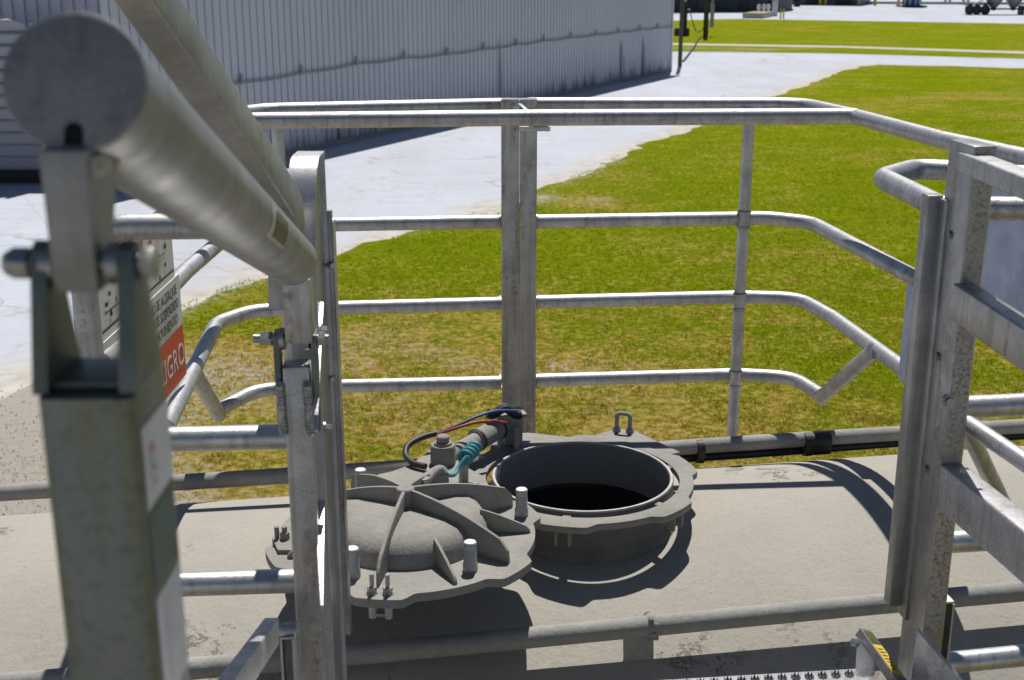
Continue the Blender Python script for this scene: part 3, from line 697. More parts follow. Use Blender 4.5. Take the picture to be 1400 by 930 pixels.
rail('upright', [Vector((-.755, 4.06, H - Z0 - .01)), Vector((-.755, 4.06, H - 1.585))], .0195)
for a, b in ((685.5, 709.7), (710.2, 733.5)):
    Yp = 4.06; pa = PY(a, 300, Yp); pb_ = PY(b, 300, Yp); wd = pb_.x - pa.x
    m = MB(); m.bar(Vector(((pa.x + pb_.x) / 2, Yp, PY(709, 590, Yp).z)), Vector(((pa.x + pb_.x) / 2, Yp, PY(709, 135, Yp).z)), wd, .055, up=(0, 1, 0), bev=.003)
    m.build('centre_post', M['alu_worn'], cage, 40)
for z in (Z3, Z2, Z1):
    m = MB(); prf = [(.0195, -.034), (.0235, -.030), (.026, -.022), (.0262, .022), (.0235, .030), (.0195, .034)]
    pz = Vector((xv.x, xv.y, H - z)); pr = [q for q in (PZ(1020, 298, Z3), PZ(1013, 405, Z2), PZ(1007, 512, Z1))]
    m.lathe([(.0195, -.033), (.0245, -.028), (.0235, -.022), (.0195, -.021)], pz, 16, closed=True); m.build('weld_ring', M['alu_worn'], cage)
    m = MB(); m.lathe([(.0195, .033), (.0245, .028), (.0235, .022), (.0195, .021)], pz, 16, closed=True); m.build('weld_ring', M['alu_worn'], cage)
    for px in (684, 734):
        q = PZ(px, {Z3: 303, Z2: 414, Z1: 521.5}[z], z); m = MB(); m.lathe([(.0232, -.004), (.0265, -.001), (.0265, .002), (.0232, .005)], q, 18, (1, -.04, 0), closed=True); m.build('weld_ring', M['alu_worn'], cage)
# latch over the post
m = MB(); yv = 3.86
m.slab([P(700, 134.5, 4.05), P(706, 134.5, 4.05), P(731, 158, 3.82), P(726, 158, 3.82)], .008)
m.slab([P(692, 135, 4.03), P(731, 135, 4.03), P(731, 141, 4.0), P(692, 141, 4.0)], .006)
m.box(P(731, 176, 3.80), (.095, .02, .014)); m.box(P(727, 165, 3.80), (.012, .05, .05)); m.box(P(739, 172, 3.80), (.05, .015, .02))
m.cyl(P(706, 147, 3.98), P(706, 147, 3.9), .012, 12)
m.build('latch', M['alu_clean'], cage, 30, .0015)
mm = MB(); mm.cyl(P(732, 157, 3.80), P(735, 154, 3.80), .012, 10); mm.build('latch_knob', M['bolt'], cage)

# ------------------------------------------------------------------ gangway
GY = R(6); gx = Vector((math.cos(GY), math.sin(GY), 0)); gy = Vector((-math.sin(GY), math.cos(GY), 0)); GR = Matrix.Rotation(GY, 3, 'Z')
gang = thing('access_gangway', 'aluminium access gangway with square posts, handrails and serrated tread beside the tank', 'gangway', (.2, 1.0, 0))
def gbox(m, x0, x1, y0, y1, z0, z1, mi=0):
    """box given by its front left corner, in gangway alignment"""
    c = Vector((x0, y0, 0)); a = gx * (x1 - x0); b = gy * (y1 - y0)
    m.hexa([c + UP * z0, c + a + UP * z0, c + a + b + UP * z0, c + b + UP * z0, c + UP * z1, c + a + UP * z1, c + a + b + UP * z1, c + b + UP * z1], mi)
ZD = H - 1.43
# left post: front tube + rear channel with a rounded top
m = MB(); gbox(m, -.382, -.337, 1.98, 2.03, ZD - .12, PY(404, 503, 1.98).z); post = m.build('post', M['alu_worn'], gang, 30, .004)
def left_channel():
    m = MB(); zt = PY(425, 211, 2.2).z; zb = ZD - .12
    y0, y1 = 2.085, 2.235; rr = .10
    prof = [(y0, zb)]
    for k in range(9):
        a = R(180 - 90 * k / 8); prof.append((y0 + rr + rr * math.cos(a), zt - rr * 2.1 + rr * 2.1 * math.sin(a)))
    prof.append((y1, zt))
    # web + lips: front/top plate swept over the width, outer side plate
    th = .005; x0, x1 = -.383, -.335
    c = lambda x, y, z: Vector((x, y, z))
    n = len(prof)
    vs = []
    for (y, z), (yn, zn) in zip(prof, [(prof[max(0, i - 1)], prof[min(n - 1, i + 1)]) for i in range(n)]):
        pass
    inner = []
    for i, (y, z) in enumerate(prof):
        a = Vector(prof[max(0, i - 1)]); b = Vector(prof[min(n - 1, i + 1)]); t = (b - a).normalized(); nn = Vector((t.y, -t.x))
        inner.append((y + nn.x * th, z + nn.y * th))
    V = [c(x0, *p) for p in prof] + [c(x1, *p) for p in prof] + [c(x0, *p) for p in inner] + [c(x1, *p) for p in inner]
    fs = []
    for i in range(n - 1):
        fs += [(i, i + 1, n + i + 1, n + i), (2 * n + i + 1, 2 * n + i, 3 * n + i, 3 * n + i + 1), (n + i, n + i + 1, 3 * n + i + 1, 3 * n + i), (i + 1, i, 2 * n + i, 2 * n + i + 1)]
    fs += [(0, n, 3 * n, 2 * n), (n - 1, 2 * n - 1, 4 * n - 1, 3 * n - 1)]
    m.add(V, fs, 0)
    # back plate and outer side plate
    m.hexa([c(x0, y1, zb), c(x1, y1, zb), c(x1, y1 + th, zb), c(x0, y1 + th, zb), c(x0, y1, zt), c(x1, y1, zt), c(x1, y1 + th, zt), c(x0, y1 + th, zt)], 0)
    side = prof + [(y1, zb)]
    k = len(side); V = [c(x0 + .0005 + e, *p) for e in (0, .004) for p in [(yy + .0005, zz - .0005) for yy, zz in side]]
    m.add(V, [tuple(range(k))[::-1], tuple(range(k, 2 * k))] + [(j, (j + 1) % k, k + (j + 1) % k, k + j) for j in range(k)], 1)
    # recessed web
    V = [c(x1 - .010 + e, *p) for e in (0, .003) for p in [(yy + .004, zz - .007) for yy, zz in side]]
    m.add(V, [tuple(range(k))[::-1], tuple(range(k, 2 * k))] + [(j, (j + 1) % k, k + (j + 1) % k, k + j) for j in range(k)], 1)
    return m.build('hinge_channel', [M['alu_clean'], M['alu_worn']], gang, 40)
left_channel()
m = MB(); zt = PY(450, 288, 2.24).z; zb = PY(462, 868, 2.24).z
m.box((-.333, 2.247, (zb + zt) / 2), (.012, .012, zt - zb)); m.box((-.3255, 2.25, (zb + zt) / 2 - .01), (.003, .03, zt - zb - .02))
m.build('edge_strip', M['alu_worn'], gang, 30, .0015)
for q in ((437, 586), (440, 452)):
    p = PY(*q, 2.10); m = MB(); m.cyl(Vector((-.338, p.y, p.z)), Vector((-.322, p.y, p.z)), .009, 6); m.cyl(Vector((-.338, p.y, p.z)), Vector((-.332, p.y, p.z)), .013, 16); m.build('bolt', M['bolt'], gang)
for q in ((447, 517), (447, 682), (447, 362)):
    p = PY(*q, 2.24); m = MB(); m.cyl(p, p + Vector((.012, -.01, 0)), .006, 10); m.build('rivet', M['alu_clean'], gang)
for (ax_, ay, aD), (bx, by, bD), w_ in (((434, 415, 2.24), (432, 590, 2.06), .022), ((436, 655, 2.31), (440, 830, 2.08), .022)):
    a = P(ax_, ay, aD); b = P(bx, by, bD); m = MB()
    m.slab([a - gx * w_ * .5, b - gx * .003, b + gx * .003, a + gx * w_ * .5], .004); m.build('sunlit_wedge', M['alu_clean'], gang, 30, .001)  # added slats, tilted and bright to imitate the sunlit inner face
# clevis on the left post
zc0 = PY(404, 592, 1.98).z; zc1 = PY(404, 452, 1.98).z
for x in (-.396, -.334):
    m = MB(); gbox(m, x, x + .011, 1.985, 2.03, zc0, zc1 - .01); m.build('clevis_plate', M['galv'], gang, 30, .003)
for x in (-.391, -.345):
    m = MB(); pts = [Vector((x + .006, 1.978, PY(400, 592, 1.98).z)), Vector((x + .004, 1.976, PY(400, 525, 1.98).z))]
    m.tube([pts[0].lerp(pts[1], t) + Vector((.0006 * math.sin(t * 70), -.0010 * math.sin(t * 95), 0)) for t in np.linspace(0, 1, 60)], .0072, 10)
    m.build('weld_bead', M['bolt'], gang)
# right post
Yr = 2.13
zt = PY(1313, 200, Yr).z
m = MB(); gbox(m, .784, .826, Yr, Yr + .095, ZD - .12, zt)
for i in range(len(m.f)): m.m[i] = 0
m.m[2] = 1
rp = m.build('post', [M['alu_worn'], M['alu_rust']], gang, 30, .004)
zt2 = PY(1270, 266, 2.24).z; zb2 = PY(1230, 826, 2.24).z
m = MB(); gbox(m, .748, .777, 2.228, 2.258, zb2, zt2); m.build('edge_strip', M['alu_worn'], gang, 30, .003)
m = MB(); gbox(m, .772, .783, 2.20, 2.24, zb2 - .015, zt2 - .005); m.build('edge_strip', M['alu_worn'], gang, 30, .002)
for q in ((1292, 321), (1281, 487), (1264, 641)):
    p = PY(*q, 2.185); m = MB(); m.cyl(Vector((.786, p.y, p.z)), Vector((.774, p.y, p.z)), .0085, 6); m.cyl(Vector((.786, p.y, p.z)), Vector((.779, p.y, p.z)), .0125, 16); m.build('bolt', M['bolt'], gang)
p = PY(1298, 549, Yr); m = MB(); m.cyl(Vector((p.x, Yr + .008, p.z)), Vector((p.x, Yr - .008, p.z)), .009, 6); m.cyl(Vector((p.x, Yr + .008, p.z)), Vector((p.x, Yr - .001, p.z)), .0125, 16); m.build('bolt', M['bolt'], gang)
for q in ((1336, 320), (1324, 483)):
    p = PY(*q, 2.2); m = MB(); m.cyl(Vector((.82, p.y, p.z)), Vector((.842, p.y, p.z)), .005, 10); m.build('rivet', M['alu_clean'], gang)
# right hand rails running back towards the viewer
def sqrail(name, a, b, w_, h_, mat):
    m = MB(); m.bar(a, b, w_, h_, bev=.005); return m.build(name, M[mat], gang, 30)
xr = .812
def RP(px, py, Y): return PY(px, py, Y)
a = PY(1322, 220, 2.19); sqrail('handrail', a, Vector((a.x + .02, 1.3, a.z)), .042, .036, 'alu')
a = PY(1316, 412, Yr - .002); sqrail('handrail', a, Vector((a.x + .03, 1.3, a.z + .0)), .040, .066, 'alu_worn')
a = P(1300, 665, 2.30); b = P(1400, 748, 2.02); sqrail('stringer', a, a + (b - a) * 2.6, .045, .085, 'alu')
# left hand rails
def left_rail():
    m = MB(); pts = [P(120, -120, 1.32), P(203, 0, 1.53), P(352, 222, 1.95), P(392, 285, 2.06), P(392, 420, 2.09)]
    pts = rounded(pts, .06, 8)
    m.sweep(pts, rrect(.056, .048, .004), up=(1, 0, 0)); m.build('handrail', M['beam'], gang, 40)
left_rail()
m = MB(); a = P(371, 864, 2.05); b = P(324, 930, 1.78); m.bar(a, a + (b - a) * 2.6, .024, .046, bev=.003); m.build('stringer', M['alu'], gang, 30)
m = MB(); m.cyl(P(376, 862, 2.12), P(402, 862, 2.14), .011, 14); m.build('spacer_tube', M['alu'], gang)
def channel(px0, px1, py0, py1, D, name):
    m = MB(); p0 = P(px0, py0, D); p1 = P(px1, py0, D); zb = P(px0, py1, D).z; th = .004; dp = .05
    x0, x1, y, z = p0.x, p1.x, p0.y, p0.z
    gbox(m, x0, x0 + th, y, y + dp, zb, z - th); gbox(m, x1 - th, x1, y, y + dp, zb, z - th); gbox(m, x0, x1, y, y + dp, z - th, z); gbox(m, x0, x1, y + dp, y + dp + .003, zb, z)
    return m.build(name, M['alu'], gang, 30)
channel(382, 402, 872, 1000, 2.12, 'bracket_channel')
channel(1278, 1306, 824, 990, 2.42, 'bracket_channel')
# lateral side frames
rs = .0235
def LZ_(px, py, Y): return PY(px, py, Y)
xl = PY(122, 430, 2.19).x
def lat(py, name='side_tube'):
    a = PY(412, py, 2.18); z = a.z
    rail(name, [Vector((a.x, 2.19, z)), Vector((xl, 2.165, z + .0))], rs, 0, 'alu_clean', gang)
lat(599); lat(797)
zt = PY(210, 308, 2.2).z
rail('side_hoop', [Vector((-.42, 2.6, zt)), Vector((-.42, 2.2, zt)), Vector((xl, 2.18, zt)), Vector((xl, 2.17, zt - 1.0))], rs, .09, 'alu', gang)
zt = H - .445
hoop = [PZ(1560, 288, .445), PZ(1400, 286, .445), PZ(1330, 285, .445), PZ(1288, 285, .445), PZ(1206, 244, .445), PZ(1250, 231, .445), PZ(1300, 233, .445), PZ(1345, 238, .445), PZ(1480, 244, .445)]
rail('side_hoop', hoop, rs, .075, 'alu', gang)
for y0, y1, z in ((557, 553, .852), (741, 735, 1.146), (907, 896, 1.43)):
    a = PZ(1286 if y0 > 600 else 1306, y0 + .5, z); b = PZ(1400, y1, z); rail('side_tube', [a, a + (b - a) * 3], rs, 0, 'alu_clean', gang)
rail('brace', [P(1306, 568, 2.36), P(1400, 631, 2.15), P(1500, 700, 1.97)], .0165, 0, 'alu_clean', gang)
rail('brace', [P(1318, 578, 2.38), P(1372, 690, 2.56)], .0165, 0, 'alu_clean', gang)
# deck, serrated tread
bl = PZ(884, 932, 1.43); br = PZ(1210, 912, 1.43)
m = MB(); w0 = -.36; L0_ = Vector((w0, bl.y + (w0 - bl.x) * math.tan(GY), 0)); wlen = (.78 - w0)
y_off = .005
bk = Vector((w0, br.y - (br.x - w0) * math.tan(GY), 0))
for k in range(11):                      # planks across the gangway
    c0 = bk - gy * (.30 * k); 
    gbox(m, c0.x, c0.x + wlen / math.cos(GY) * .995, c0.y - .285, c0.y, ZD - .045, ZD)
deck = m.build('tread_plate', M['alu_clean'], gang, 30, .003)
m = MB()
for row in range(3):
    for k in range(38):
        cx = bk + gx * (.03 + k * .029) - gy * (.022 + row * .045); cz = ZD
        if cx.x > .77: break
        for q in range(8):
            a = 2 * math.pi * q / 8
            p0 = cx + Vector((math.cos(a - .32), math.sin(a - .32), 0)) * .0105; p1 = cx + Vector((math.cos(a + .32), math.sin(a + .32), 0)) * .0105; p2 = cx + Vector((math.cos(a), math.sin(a), 0)) * .009
            m.add([p0 + UP * cz, p1 + UP * cz, p2 + UP * (cz + .010)], [(0, 1, 2)])
        m.lathe([(.0001, cz + .0015), (.0095, cz + .0015)], cx, 10, mi=1)
m.build('serrated_teeth', [M['alu'], M['hole']], gang)
gus = [P(1250, 862, 2.28), P(1262, 858, 2.28), P(1330, 938, 2.20), P(1330, 980, 2.22), P(1240, 980, 2.36)]
m = MB(); m.slab([P(1256, 858, 2.30), P(1240, 985, 2.46), P(1365, 985, 2.30)], .008); m.build('gusset', M['alu'], gang, 30, .0015)
# folding flap with warning sticker
fa = P(1180, 864, 2.48); fb = P(1245, 955, 2.34)
m = MB(); dirf = (fb - fa).normalized(); n1 = Vector((-.45, -.85, .1)); n1 = (n1 - dirf * n1.dot(dirf)).normalized(); n2 = n1.cross(dirf)
if n2.x < 0: n2 = -n2
c8 = lambda p, e: [p + n1 * a + n2 * b for a, b in ((-.016, -.011), (.014, -.011), (.014, .008), (-.016, .008))]
m.hexa(c8(fa, 0) + c8(fb, 0)); flap = m.build('flap', M['alu_worn'], gang, 30, .0015)
L_ = (fb - fa).length
def fsk(name, t0, t1, mat):
    m = MB(); o = n2 * .0085; m.add([fa + dirf * L_ * t0 + n1 * .011 + o, fa + dirf * L_ * t0 - n1 * .013 + o, fa + dirf * L_ * t1 - n1 * .013 + o, fa + dirf * L_ * t1 + n1 * .011 + o], [(0, 1, 2, 3)]); m.build(name, M[mat], flap)
fsk('dark_sticker', .04, .24, 'olive'); fsk('warning_sticker', .25, .72, 'yellow')
for k in range(7):
    t = .31 + .05 * k; m = MB(); o = n2 * .009; p = fa + dirf * L_ * t + o; m.add([p + n1 * .006, p - n1 * .008, p - n1 * .008 + dirf * .003, p + n1 * .006 + dirf * .003], [(0, 1, 2, 3)]); m.build('print_line', M['olive'], flap)
m = MB(); a_ = P(1172, 868, 2.49); m.slab([a_, P(1196, 884, 2.47), P(1194, 925, 2.52), P(1169, 925, 2.54)], .006); m.cyl(P(1171, 879, 2.47), P(1167, 878, 2.46), .009, 6); m.build('flap_mount', M['alu_clean'], gang, 30, .001)
# supports to the ground (under the viewer)
for x in (-.3, .7):
    m = MB(); m.bar(Vector((x, -.7, 0)), Vector((x, -.7, ZD - .045)), .12, .12, up=(0, 1, 0), bev=.01); m.build('support_leg', M['galv'], gang, 30)

# ------------------------------------------------------------------ near support post and balance barrel
bal_x0, bal_x1, Yn = -.274, -.2185, .68
npost = thing('support_post', 'galvanised square steel post with stickers standing closest to the viewer at the left', 'post', (-.24, .715, ZD))
ztop = PY(130, 547, Yn).z
m = MB(); m.bar(Vector(((bal_x0 + bal_x1) / 2, Yn + .037, ZD)), Vector(((bal_x0 + bal_x1) / 2, Yn + .037, ztop)), bal_x1 - bal_x0, .074, up=(0, 1, 0), bev=.006); m.build('post_tube', M['post'], npost, 40)
BC = P(112, 360, .735)      # pivot bolt centre
for a, b in ((46, 78), (166, 192)):
    x0 = P(a, 420, .735).x; x1 = P(b, 420, .735).x
    m = MB(); yc = BC.y; ol = [(yc - .030, ztop), (yc - .012, BC.z), (yc - .009, BC.z + .010), (yc, BC.z + .014), (yc + .009, BC.z + .010), (yc + .012, BC.z), (yc + .032, ztop)]
    k = len(ol); xm = (x0 + x1) / 2
    vs = [Vector((x, y, z)) for x in (xm - .005, xm + .005) for y, z in ol]
    m.add(vs, [tuple(range(k))[::-1], tuple(range(k, 2 * k))] + [(j, (j + 1) % k, k + (j + 1) % k, k + j) for j in range(k)])
    m.build('clevis_plate', M['galv'], npost, 30, .0015)
m = MB(); m.box((( bal_x0 + bal_x1) / 2, Yn + .04, ztop + .003), (.05, .05, .006)); m.build('top_cap', M['galv'], npost, 30, .004)
m = MB(); xa = P(10, 360, .735).x; xb = P(212, 360, .735).x
m.cyl((xa, BC.y, BC.z), (xb - .008, BC.y, BC.z), .0062, 16); pin = m.build('pivot_bolt', M['bolt'], npost)
x1_ = P(46, 360, .735).x
m = MB(); m.cyl((x1_ - .001, BC.y, BC.z), (x1_ - .011, BC.y, BC.z), .0105, 6); m.cyl((x1_ - .011, BC.y, BC.z), (x1_ - .017, BC.y, BC.z), .0095, 18, r2=.006); m.build('lock_nut', M['bolt'], pin, 30, .001)
x2_ = P(192, 360, .735).x
m = MB(); m.cyl((x2_ + .001, BC.y, BC.z), (x2_ + .009, BC.y, BC.z), .0105, 6); m.build('bolt_head', M['bolt'], pin, 30, .001)
for a, b in ((60, 80), (150, 168)):
    m = MB(); m.cyl((P(a, 360, .735).x, BC.y, BC.z), (P(b, 360, .735).x, BC.y, BC.z), .0125, 24); m.build('washer', M['bolt'], pin, 30, .001)
# stickers on the inner face
def sticker(name, y0, y1, py0, py1, mat, lift):
    z0 = PY(215, py1, Yn + .02).z; z1 = PY(215, py0, Yn + .02).z; x = bal_x1 + lift
    m = MB(); m.add([(x, y0, z0), (x, y1, z0), (x, y1, z1), (x, y0, z1)], [(0, 1, 2, 3)]); return m.build(name, M[mat], npost)
sticker('white_sticker', Yn + .010, Yn + .068, 580, 690, 'oldwhite', .0006)
sticker('green_sticker', Yn + .010, Yn + .064, 700, 800, 'green', .0006)
sticker('white_sticker', Yn + .010, Yn + .066, 810, 960, 'oldwhite', .0006)
for k, (py, hh) in enumerate(((612, 16), (642, 12), (664, 10))):
    sticker('red_mark', Yn + .022 + .004 * k, Yn + .032, py, py + hh * .7, 'faded', .0011)

barrel = thing('balance_barrel', 'thick grey balance cylinder slung between the near post and the left gangway post', 'cylinder', P(112, 360, .735))
BA = P(102, 112, .715); BB = P(399, 356, 2.0); bd = (BB - BA).normalized(); br_ = .0405
m = MB(); u = bd.orthogonal().normalized()
m.lathe([(.0, .0), (br_ - .005, .0), (br_ - .001, .0015), (br_, .004), (br_, (BB - BA).length - .003), (br_ - .003, (BB - BA).length), (0., (BB - BA).length)], BA, 72, tuple(bd))
m.build('barrel_tube', M['barrel'], barrel, 40)
m = MB(); m.lathe([(.0001, -.0012), (br_ - .003, -.0012), (br_ - .0004, -.0004), (br_ + .0004, .002), (br_ + .0004, .005), (br_ - .0005, .006)], BA, 64, tuple(bd)); m.build('end_plate', M['capm'], barrel, 50)
# drain notch in the end plate
rgt = Vector((1, 0, 0)); rgt = (rgt - bd * rgt.dot(bd)).normalized(); upb = rgt.cross(bd).normalized()
if upb.z < 0: upb = -upb
nc = BA - bd * .0014 - upb * .0318
ol = [nc + rgt * x + upb * y for x, y in [(-.0052, -.005), (.0052, -.005)] + [(.0052 * math.cos(a), .003 + .0052 * math.sin(a)) for a in np.linspace(0, math.pi, 10)]]
m = MB(); m.slab(ol, .0006); m.build('drain_hole', M['hole'], barrel)
# near lug
def lug(px0, px1, py0, py1, D, dep, mat, topoff=0.):
    a = P(px0, py1, D); b = P(px1, py1, D); z1 = P(px0, py0, D).z; m = MB(); y = a.y
    x0, x1 = a.x, b.x; zb = a.z
    m.hexa([Vector((x0, BCy - dep[0], zb)), Vector((x1, BCy - dep[0], zb)), Vector((x1, BCy + dep[0], zb)), Vector((x0, BCy + dep[0], zb)), Vector((x0, BCy - dep[1], z1)), Vector((x1, BCy - dep[1], z1)), Vector((x1, BCy + dep[2], z1)), Vector((x0, BCy + dep[2], z1))])
    return m
BCy = BC.y
m = lug(80, 140, 195, 397, .735, (.012, .014, .055), 'barrel'); m.build('lug', M['barrel'], barrel, 30, .002)
m = MB(); m.box(P(112, 222, .735) + Vector((0, .002, 0)), (.032, .05, .014)); m.build('weld_pad', M['alu_rust'], barrel, 30, .004)
# far lug and pin
BCy = 1.995
m = lug(383, 421, 385, 482, 2.02, (.018, .02, .02), 'alu_worn'); m.build('lug', M['alu_worn'], barrel, 30, .003)
fz = PY(400, 463, 2.0).z
m = MB(); m.cyl((-.43, 2.0, fz), (-.305, 2.0, fz), .0075, 14); m.cyl((-.418, 2.0, fz), (-.400, 2.0, fz), .013, 6); m.cyl((-.322, 2.0, fz), (-.31, 2.0, fz), .013, 6); m.cyl((-.386, 2.0, fz), (-.378, 2.0, fz), .019, 20); m.cyl((-.345, 2.0, fz), (-.337, 2.0, fz), .019, 20)
m.build('pivot_pin', M['bolt'], barrel, 30)
# window plate (label holder) on the barrel skin
def skin(t, a, r=br_): return BA + bd * t + (rgt * math.cos(a) + upb * math.sin(a)) * r
Lb = (BB - BA).length
def patch(t0, t1, a0, a1, r, mat, name):
    m = MB(); n = 8; V = []
    for i in range(n + 1):
        a = a0 + (a1 - a0) * i / n
        V += [skin(t0, a, r), skin(t1, a, r)]
    m.add(V, [(2 * i, 2 * i + 1, 2 * i + 3, 2 * i + 2) for i in range(n)]); return m.build(name, mat, barrel)
patch(Lb * .50, Lb * .64, R(-36), R(16), br_ + .0006, M['alu_clean'], 'label_frame')
patch(Lb * .53, Lb * .63, R(-30), R(13), br_ + .0012, M['olive'], 'label')

# ------------------------------------------------------------------ signs on the cage
XS = -.876
def sgn(y0, y1, d0, d1, x=XS): return [Vector((x, y0, H - d1)), Vector((x, y1, H - d1)), Vector((x, y1, H - d0)), Vector((x, y0, H - d0))]
sign = thing('warning_sign', 'white and red Spanish danger sign plate fixed inside the left cage rails', 'sign', (XS, 2.9, H - .8))
m = MB(); m.slab([Vector(p) for p in sgn(2.45, 3.165, .575, .785)], -.003); m.build('diagram_plate', M['white'], sign)
m = MB(); m.slab([p + Vector((.004, 0, 0)) for p in sgn(2.45, 3.19, .770, 1.045)], -.003); m.build('text_plate', M['white'], sign)
m = MB(); m.add([p + Vector((.0048, 0, 0)) for p in sgn(2.47, 3.187, .905, 1.043)], [(0, 1, 2, 3)]); m.build('red_band', M['signred'], sign)
xd = (0, 1, 0); yd = (0, 0, 1); W_ = M['white']; K_ = M['signblack']
text_obj('PELIGRO', .085, (XS + .0052, 2.86, H - 1.005), xd, yd, W_, sign, 'lettering', .31)
text_obj('NO SE ACERQUE', .036, (XS + .0045, 2.90, H - .812), xd, yd, K_, sign, 'lettering', .25)
text_obj('TRANSPORTE SUSPENDIDO', .036, (XS + .0045, 2.80, H - .850), xd, yd, K_, sign, 'lettering', .36)
text_obj('O EN MOVIMIENTO', .036, (XS + .0045, 2.85, H - .888), xd, yd, K_, sign, 'lettering', .29)
m = MB()
for d0, d1, y0, y1 in ((.748, .754, 2.47, 3.155), (.583, .589, 2.47, 3.155), (.715, .718, 2.6, 3.02), (.69, .692, 2.72, 3.08), (.70, .7015, 2.72, 3.08), (.60, .602, 2.8, 3.14), (.62, .69, 3.10, 3.102)):
    m.add([p + Vector((.0012, 0, 0)) for p in sgn(y0, y1, d0, d1)], [(0, 1, 2, 3)])
for k in range(24):
    y = 2.6 + .5 * random.random(); d = .66 + .08 * random.random(); m.add([p + Vector((.0012, 0, 0)) for p in sgn(y, y + .008 + .012 * random.random(), d, d + .006 + .008 * random.random())], [(0, 1, 2, 3)])
m.build('diagram', K_, sign)
for y in (2.9, 2.97, 3.04, 3.11):
    m = MB(); ol = []
    for q in range(4):
        a = R(45 + 90 * q)
        for (r, t) in ((.019, -.004), (.019, .004), (.004, .004)):
            ol.append(Vector((XS + .0012, y + (r * math.cos(a) - t * math.sin(a)) * .8, H - .63 + r * math.sin(a) + t * math.cos(a))))
    m.add(ol, [tuple(range(12))]); m.build('cross_mark', M['signred'], sign)
def xr_(y): return 1.078 + (3.31 - y) * .19
sign2 = thing('warning_sign', 'sky tinted blue grey back of the sign plates fixed inside the right cage rails behind the post', 'sign', (1.15, 2.9, H - .8))
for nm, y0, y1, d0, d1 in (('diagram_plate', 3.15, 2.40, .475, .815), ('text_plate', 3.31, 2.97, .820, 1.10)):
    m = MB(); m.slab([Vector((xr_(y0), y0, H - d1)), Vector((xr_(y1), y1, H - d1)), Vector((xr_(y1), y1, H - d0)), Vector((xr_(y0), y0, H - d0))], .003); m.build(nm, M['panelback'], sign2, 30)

# ------------------------------------------------------------------ warehouse and yard
W0 = G(387, 214); W1 = G(917, 97); wd = (W1 - W0).normalized(); wn = Vector((wd.y, -wd.x, 0))
def wall_mat(name, col, streak, horizontal=False):
    m, nt, b = nodes(name); b.inputs['Roughness'].default_value = .55; b.inputs['Specular IOR Level'].default_value = .3
    st = noise_tex(nt, 1.2, 6, .7, (1, 1, .1)); fi = noise_tex(nt, .35, 5, .6); sp = noise_tex(nt, 9, 5, .7)
    c = mix(nt, ramp(nt, fi.outputs[0], [(.3, 0.), (.75, 1.)]), col, tuple(x * .88 for x in col))
    c = mix(nt, math_(nt, 'MULTIPLY', ramp(nt, st.outputs[0], [(.5, 0.), (.75, 1.)]), .10), c, streak)
    c = mix(nt, math_(nt, 'MULTIPLY', ramp(nt, sp.outputs[0], [(.66, 0.), (.78, 1.)]), .15), c, streak)
    # splashed grime along the foot of the sheets
    tc = nN(nt, 'ShaderNodeTexCoord'); sx = nN(nt, 'ShaderNodeSeparateXYZ'); nt.links.new(tc.outputs['Object'], sx.inputs[0])
    h = math_(nt, 'ADD', math_(nt, 'MULTIPLY', sx.outputs[2], -.75), math_(nt, 'MULTIPLY', st.outputs[0], 1.9))
    c = mix(nt, math_(nt, 'MULTIPLY', ramp(nt, h, [(.55, 0.), (1.0, 1.)]), .75), c, tuple(x * .4 for x in streak))
    nt.links.new(c, b.inputs['Base Color']); return m
M['wall'] = wall_mat('painted sheet wall', (.58, .585, .67), (.30, .29, .31))
M['shed'] = wall_mat('galvanised siding', (.32, .33, .37), (.14, .14, .15))
M['roof'] = plain('roof sheet', (.35, .35, .36), .6, .3)
wh = thing('warehouse', 'long grey corrugated metal warehouse with grime along its foot', 'building', W0)
WH = 6.2
def corrugated(a, dirv, nrm, L, z0, z1, pitch, dep, name, mat, parent, rows=None):
    """vertical ribs; the sheet follows a trapezoid section"""
    m = MB(); xs = []; s = 0.
    while s < L:
        xs += [(s, 0), (s + pitch * .40, -.004), (s + pitch * .78, 0), (s + pitch * .80, -dep), (s + pitch * .89, -dep), (s + pitch * .905, dep * .25), (s + pitch * .985, dep * .25)]; s += pitch
    xs.append((L, 0))
    zs = rows or [z0, z1]
    V = [a + dirv * x + nrm * (y + (random.uniform(-.02, .05) if (z == zs[0] and len(zs) > 2) else 0)) + UP * z for z in zs for x, y in xs]
    k = len(xs); F = [(r * k + i, r * k + i + 1, (r + 1) * k + i + 1, (r + 1) * k + i) for r in range(len(zs) - 1) for i in range(k - 1)]
    m.add(V, F); return m.build(name, mat, parent, 20)
Lw = (W1 - W0).length + 6.7
a_w = W1 - wd * Lw
corrugated(a_w, wd, wn, Lw, .12, WH, .31, .06, 'wall', M['wall'], wh, [.12, .9, WH])
a_c = a_w + wd * 13
m = MB(); m.hexa([a_c - wn * .1, W1 - wn * .1, W1 - wn * 12 , a_c - wn * 12, a_c - wn * .1 + UP * WH, W1 - wn * .1 + UP * WH, W1 - wn * 12 + UP * WH, a_c - wn * 12 + UP * WH]); m.build('core', M['wall'], wh)
a_e = a_w + wd * 3
m = MB(); m.hexa([a_e + wn * .5 + UP * WH, W1 + wn * .5 + wd * .3 + UP * WH, W1 - wn * 12 + wd * .3 + UP * WH, a_e - wn * 12 + UP * WH, a_e + wn * .5 + UP * (WH + .3), W1 + wn * .5 + wd * .3 + UP * (WH + .3), W1 - wn * 12 + wd * .3 + UP * (WH + 2), a_e - wn * 12 + UP * (WH + 2)]); m.build('roof', M['roof'], wh)
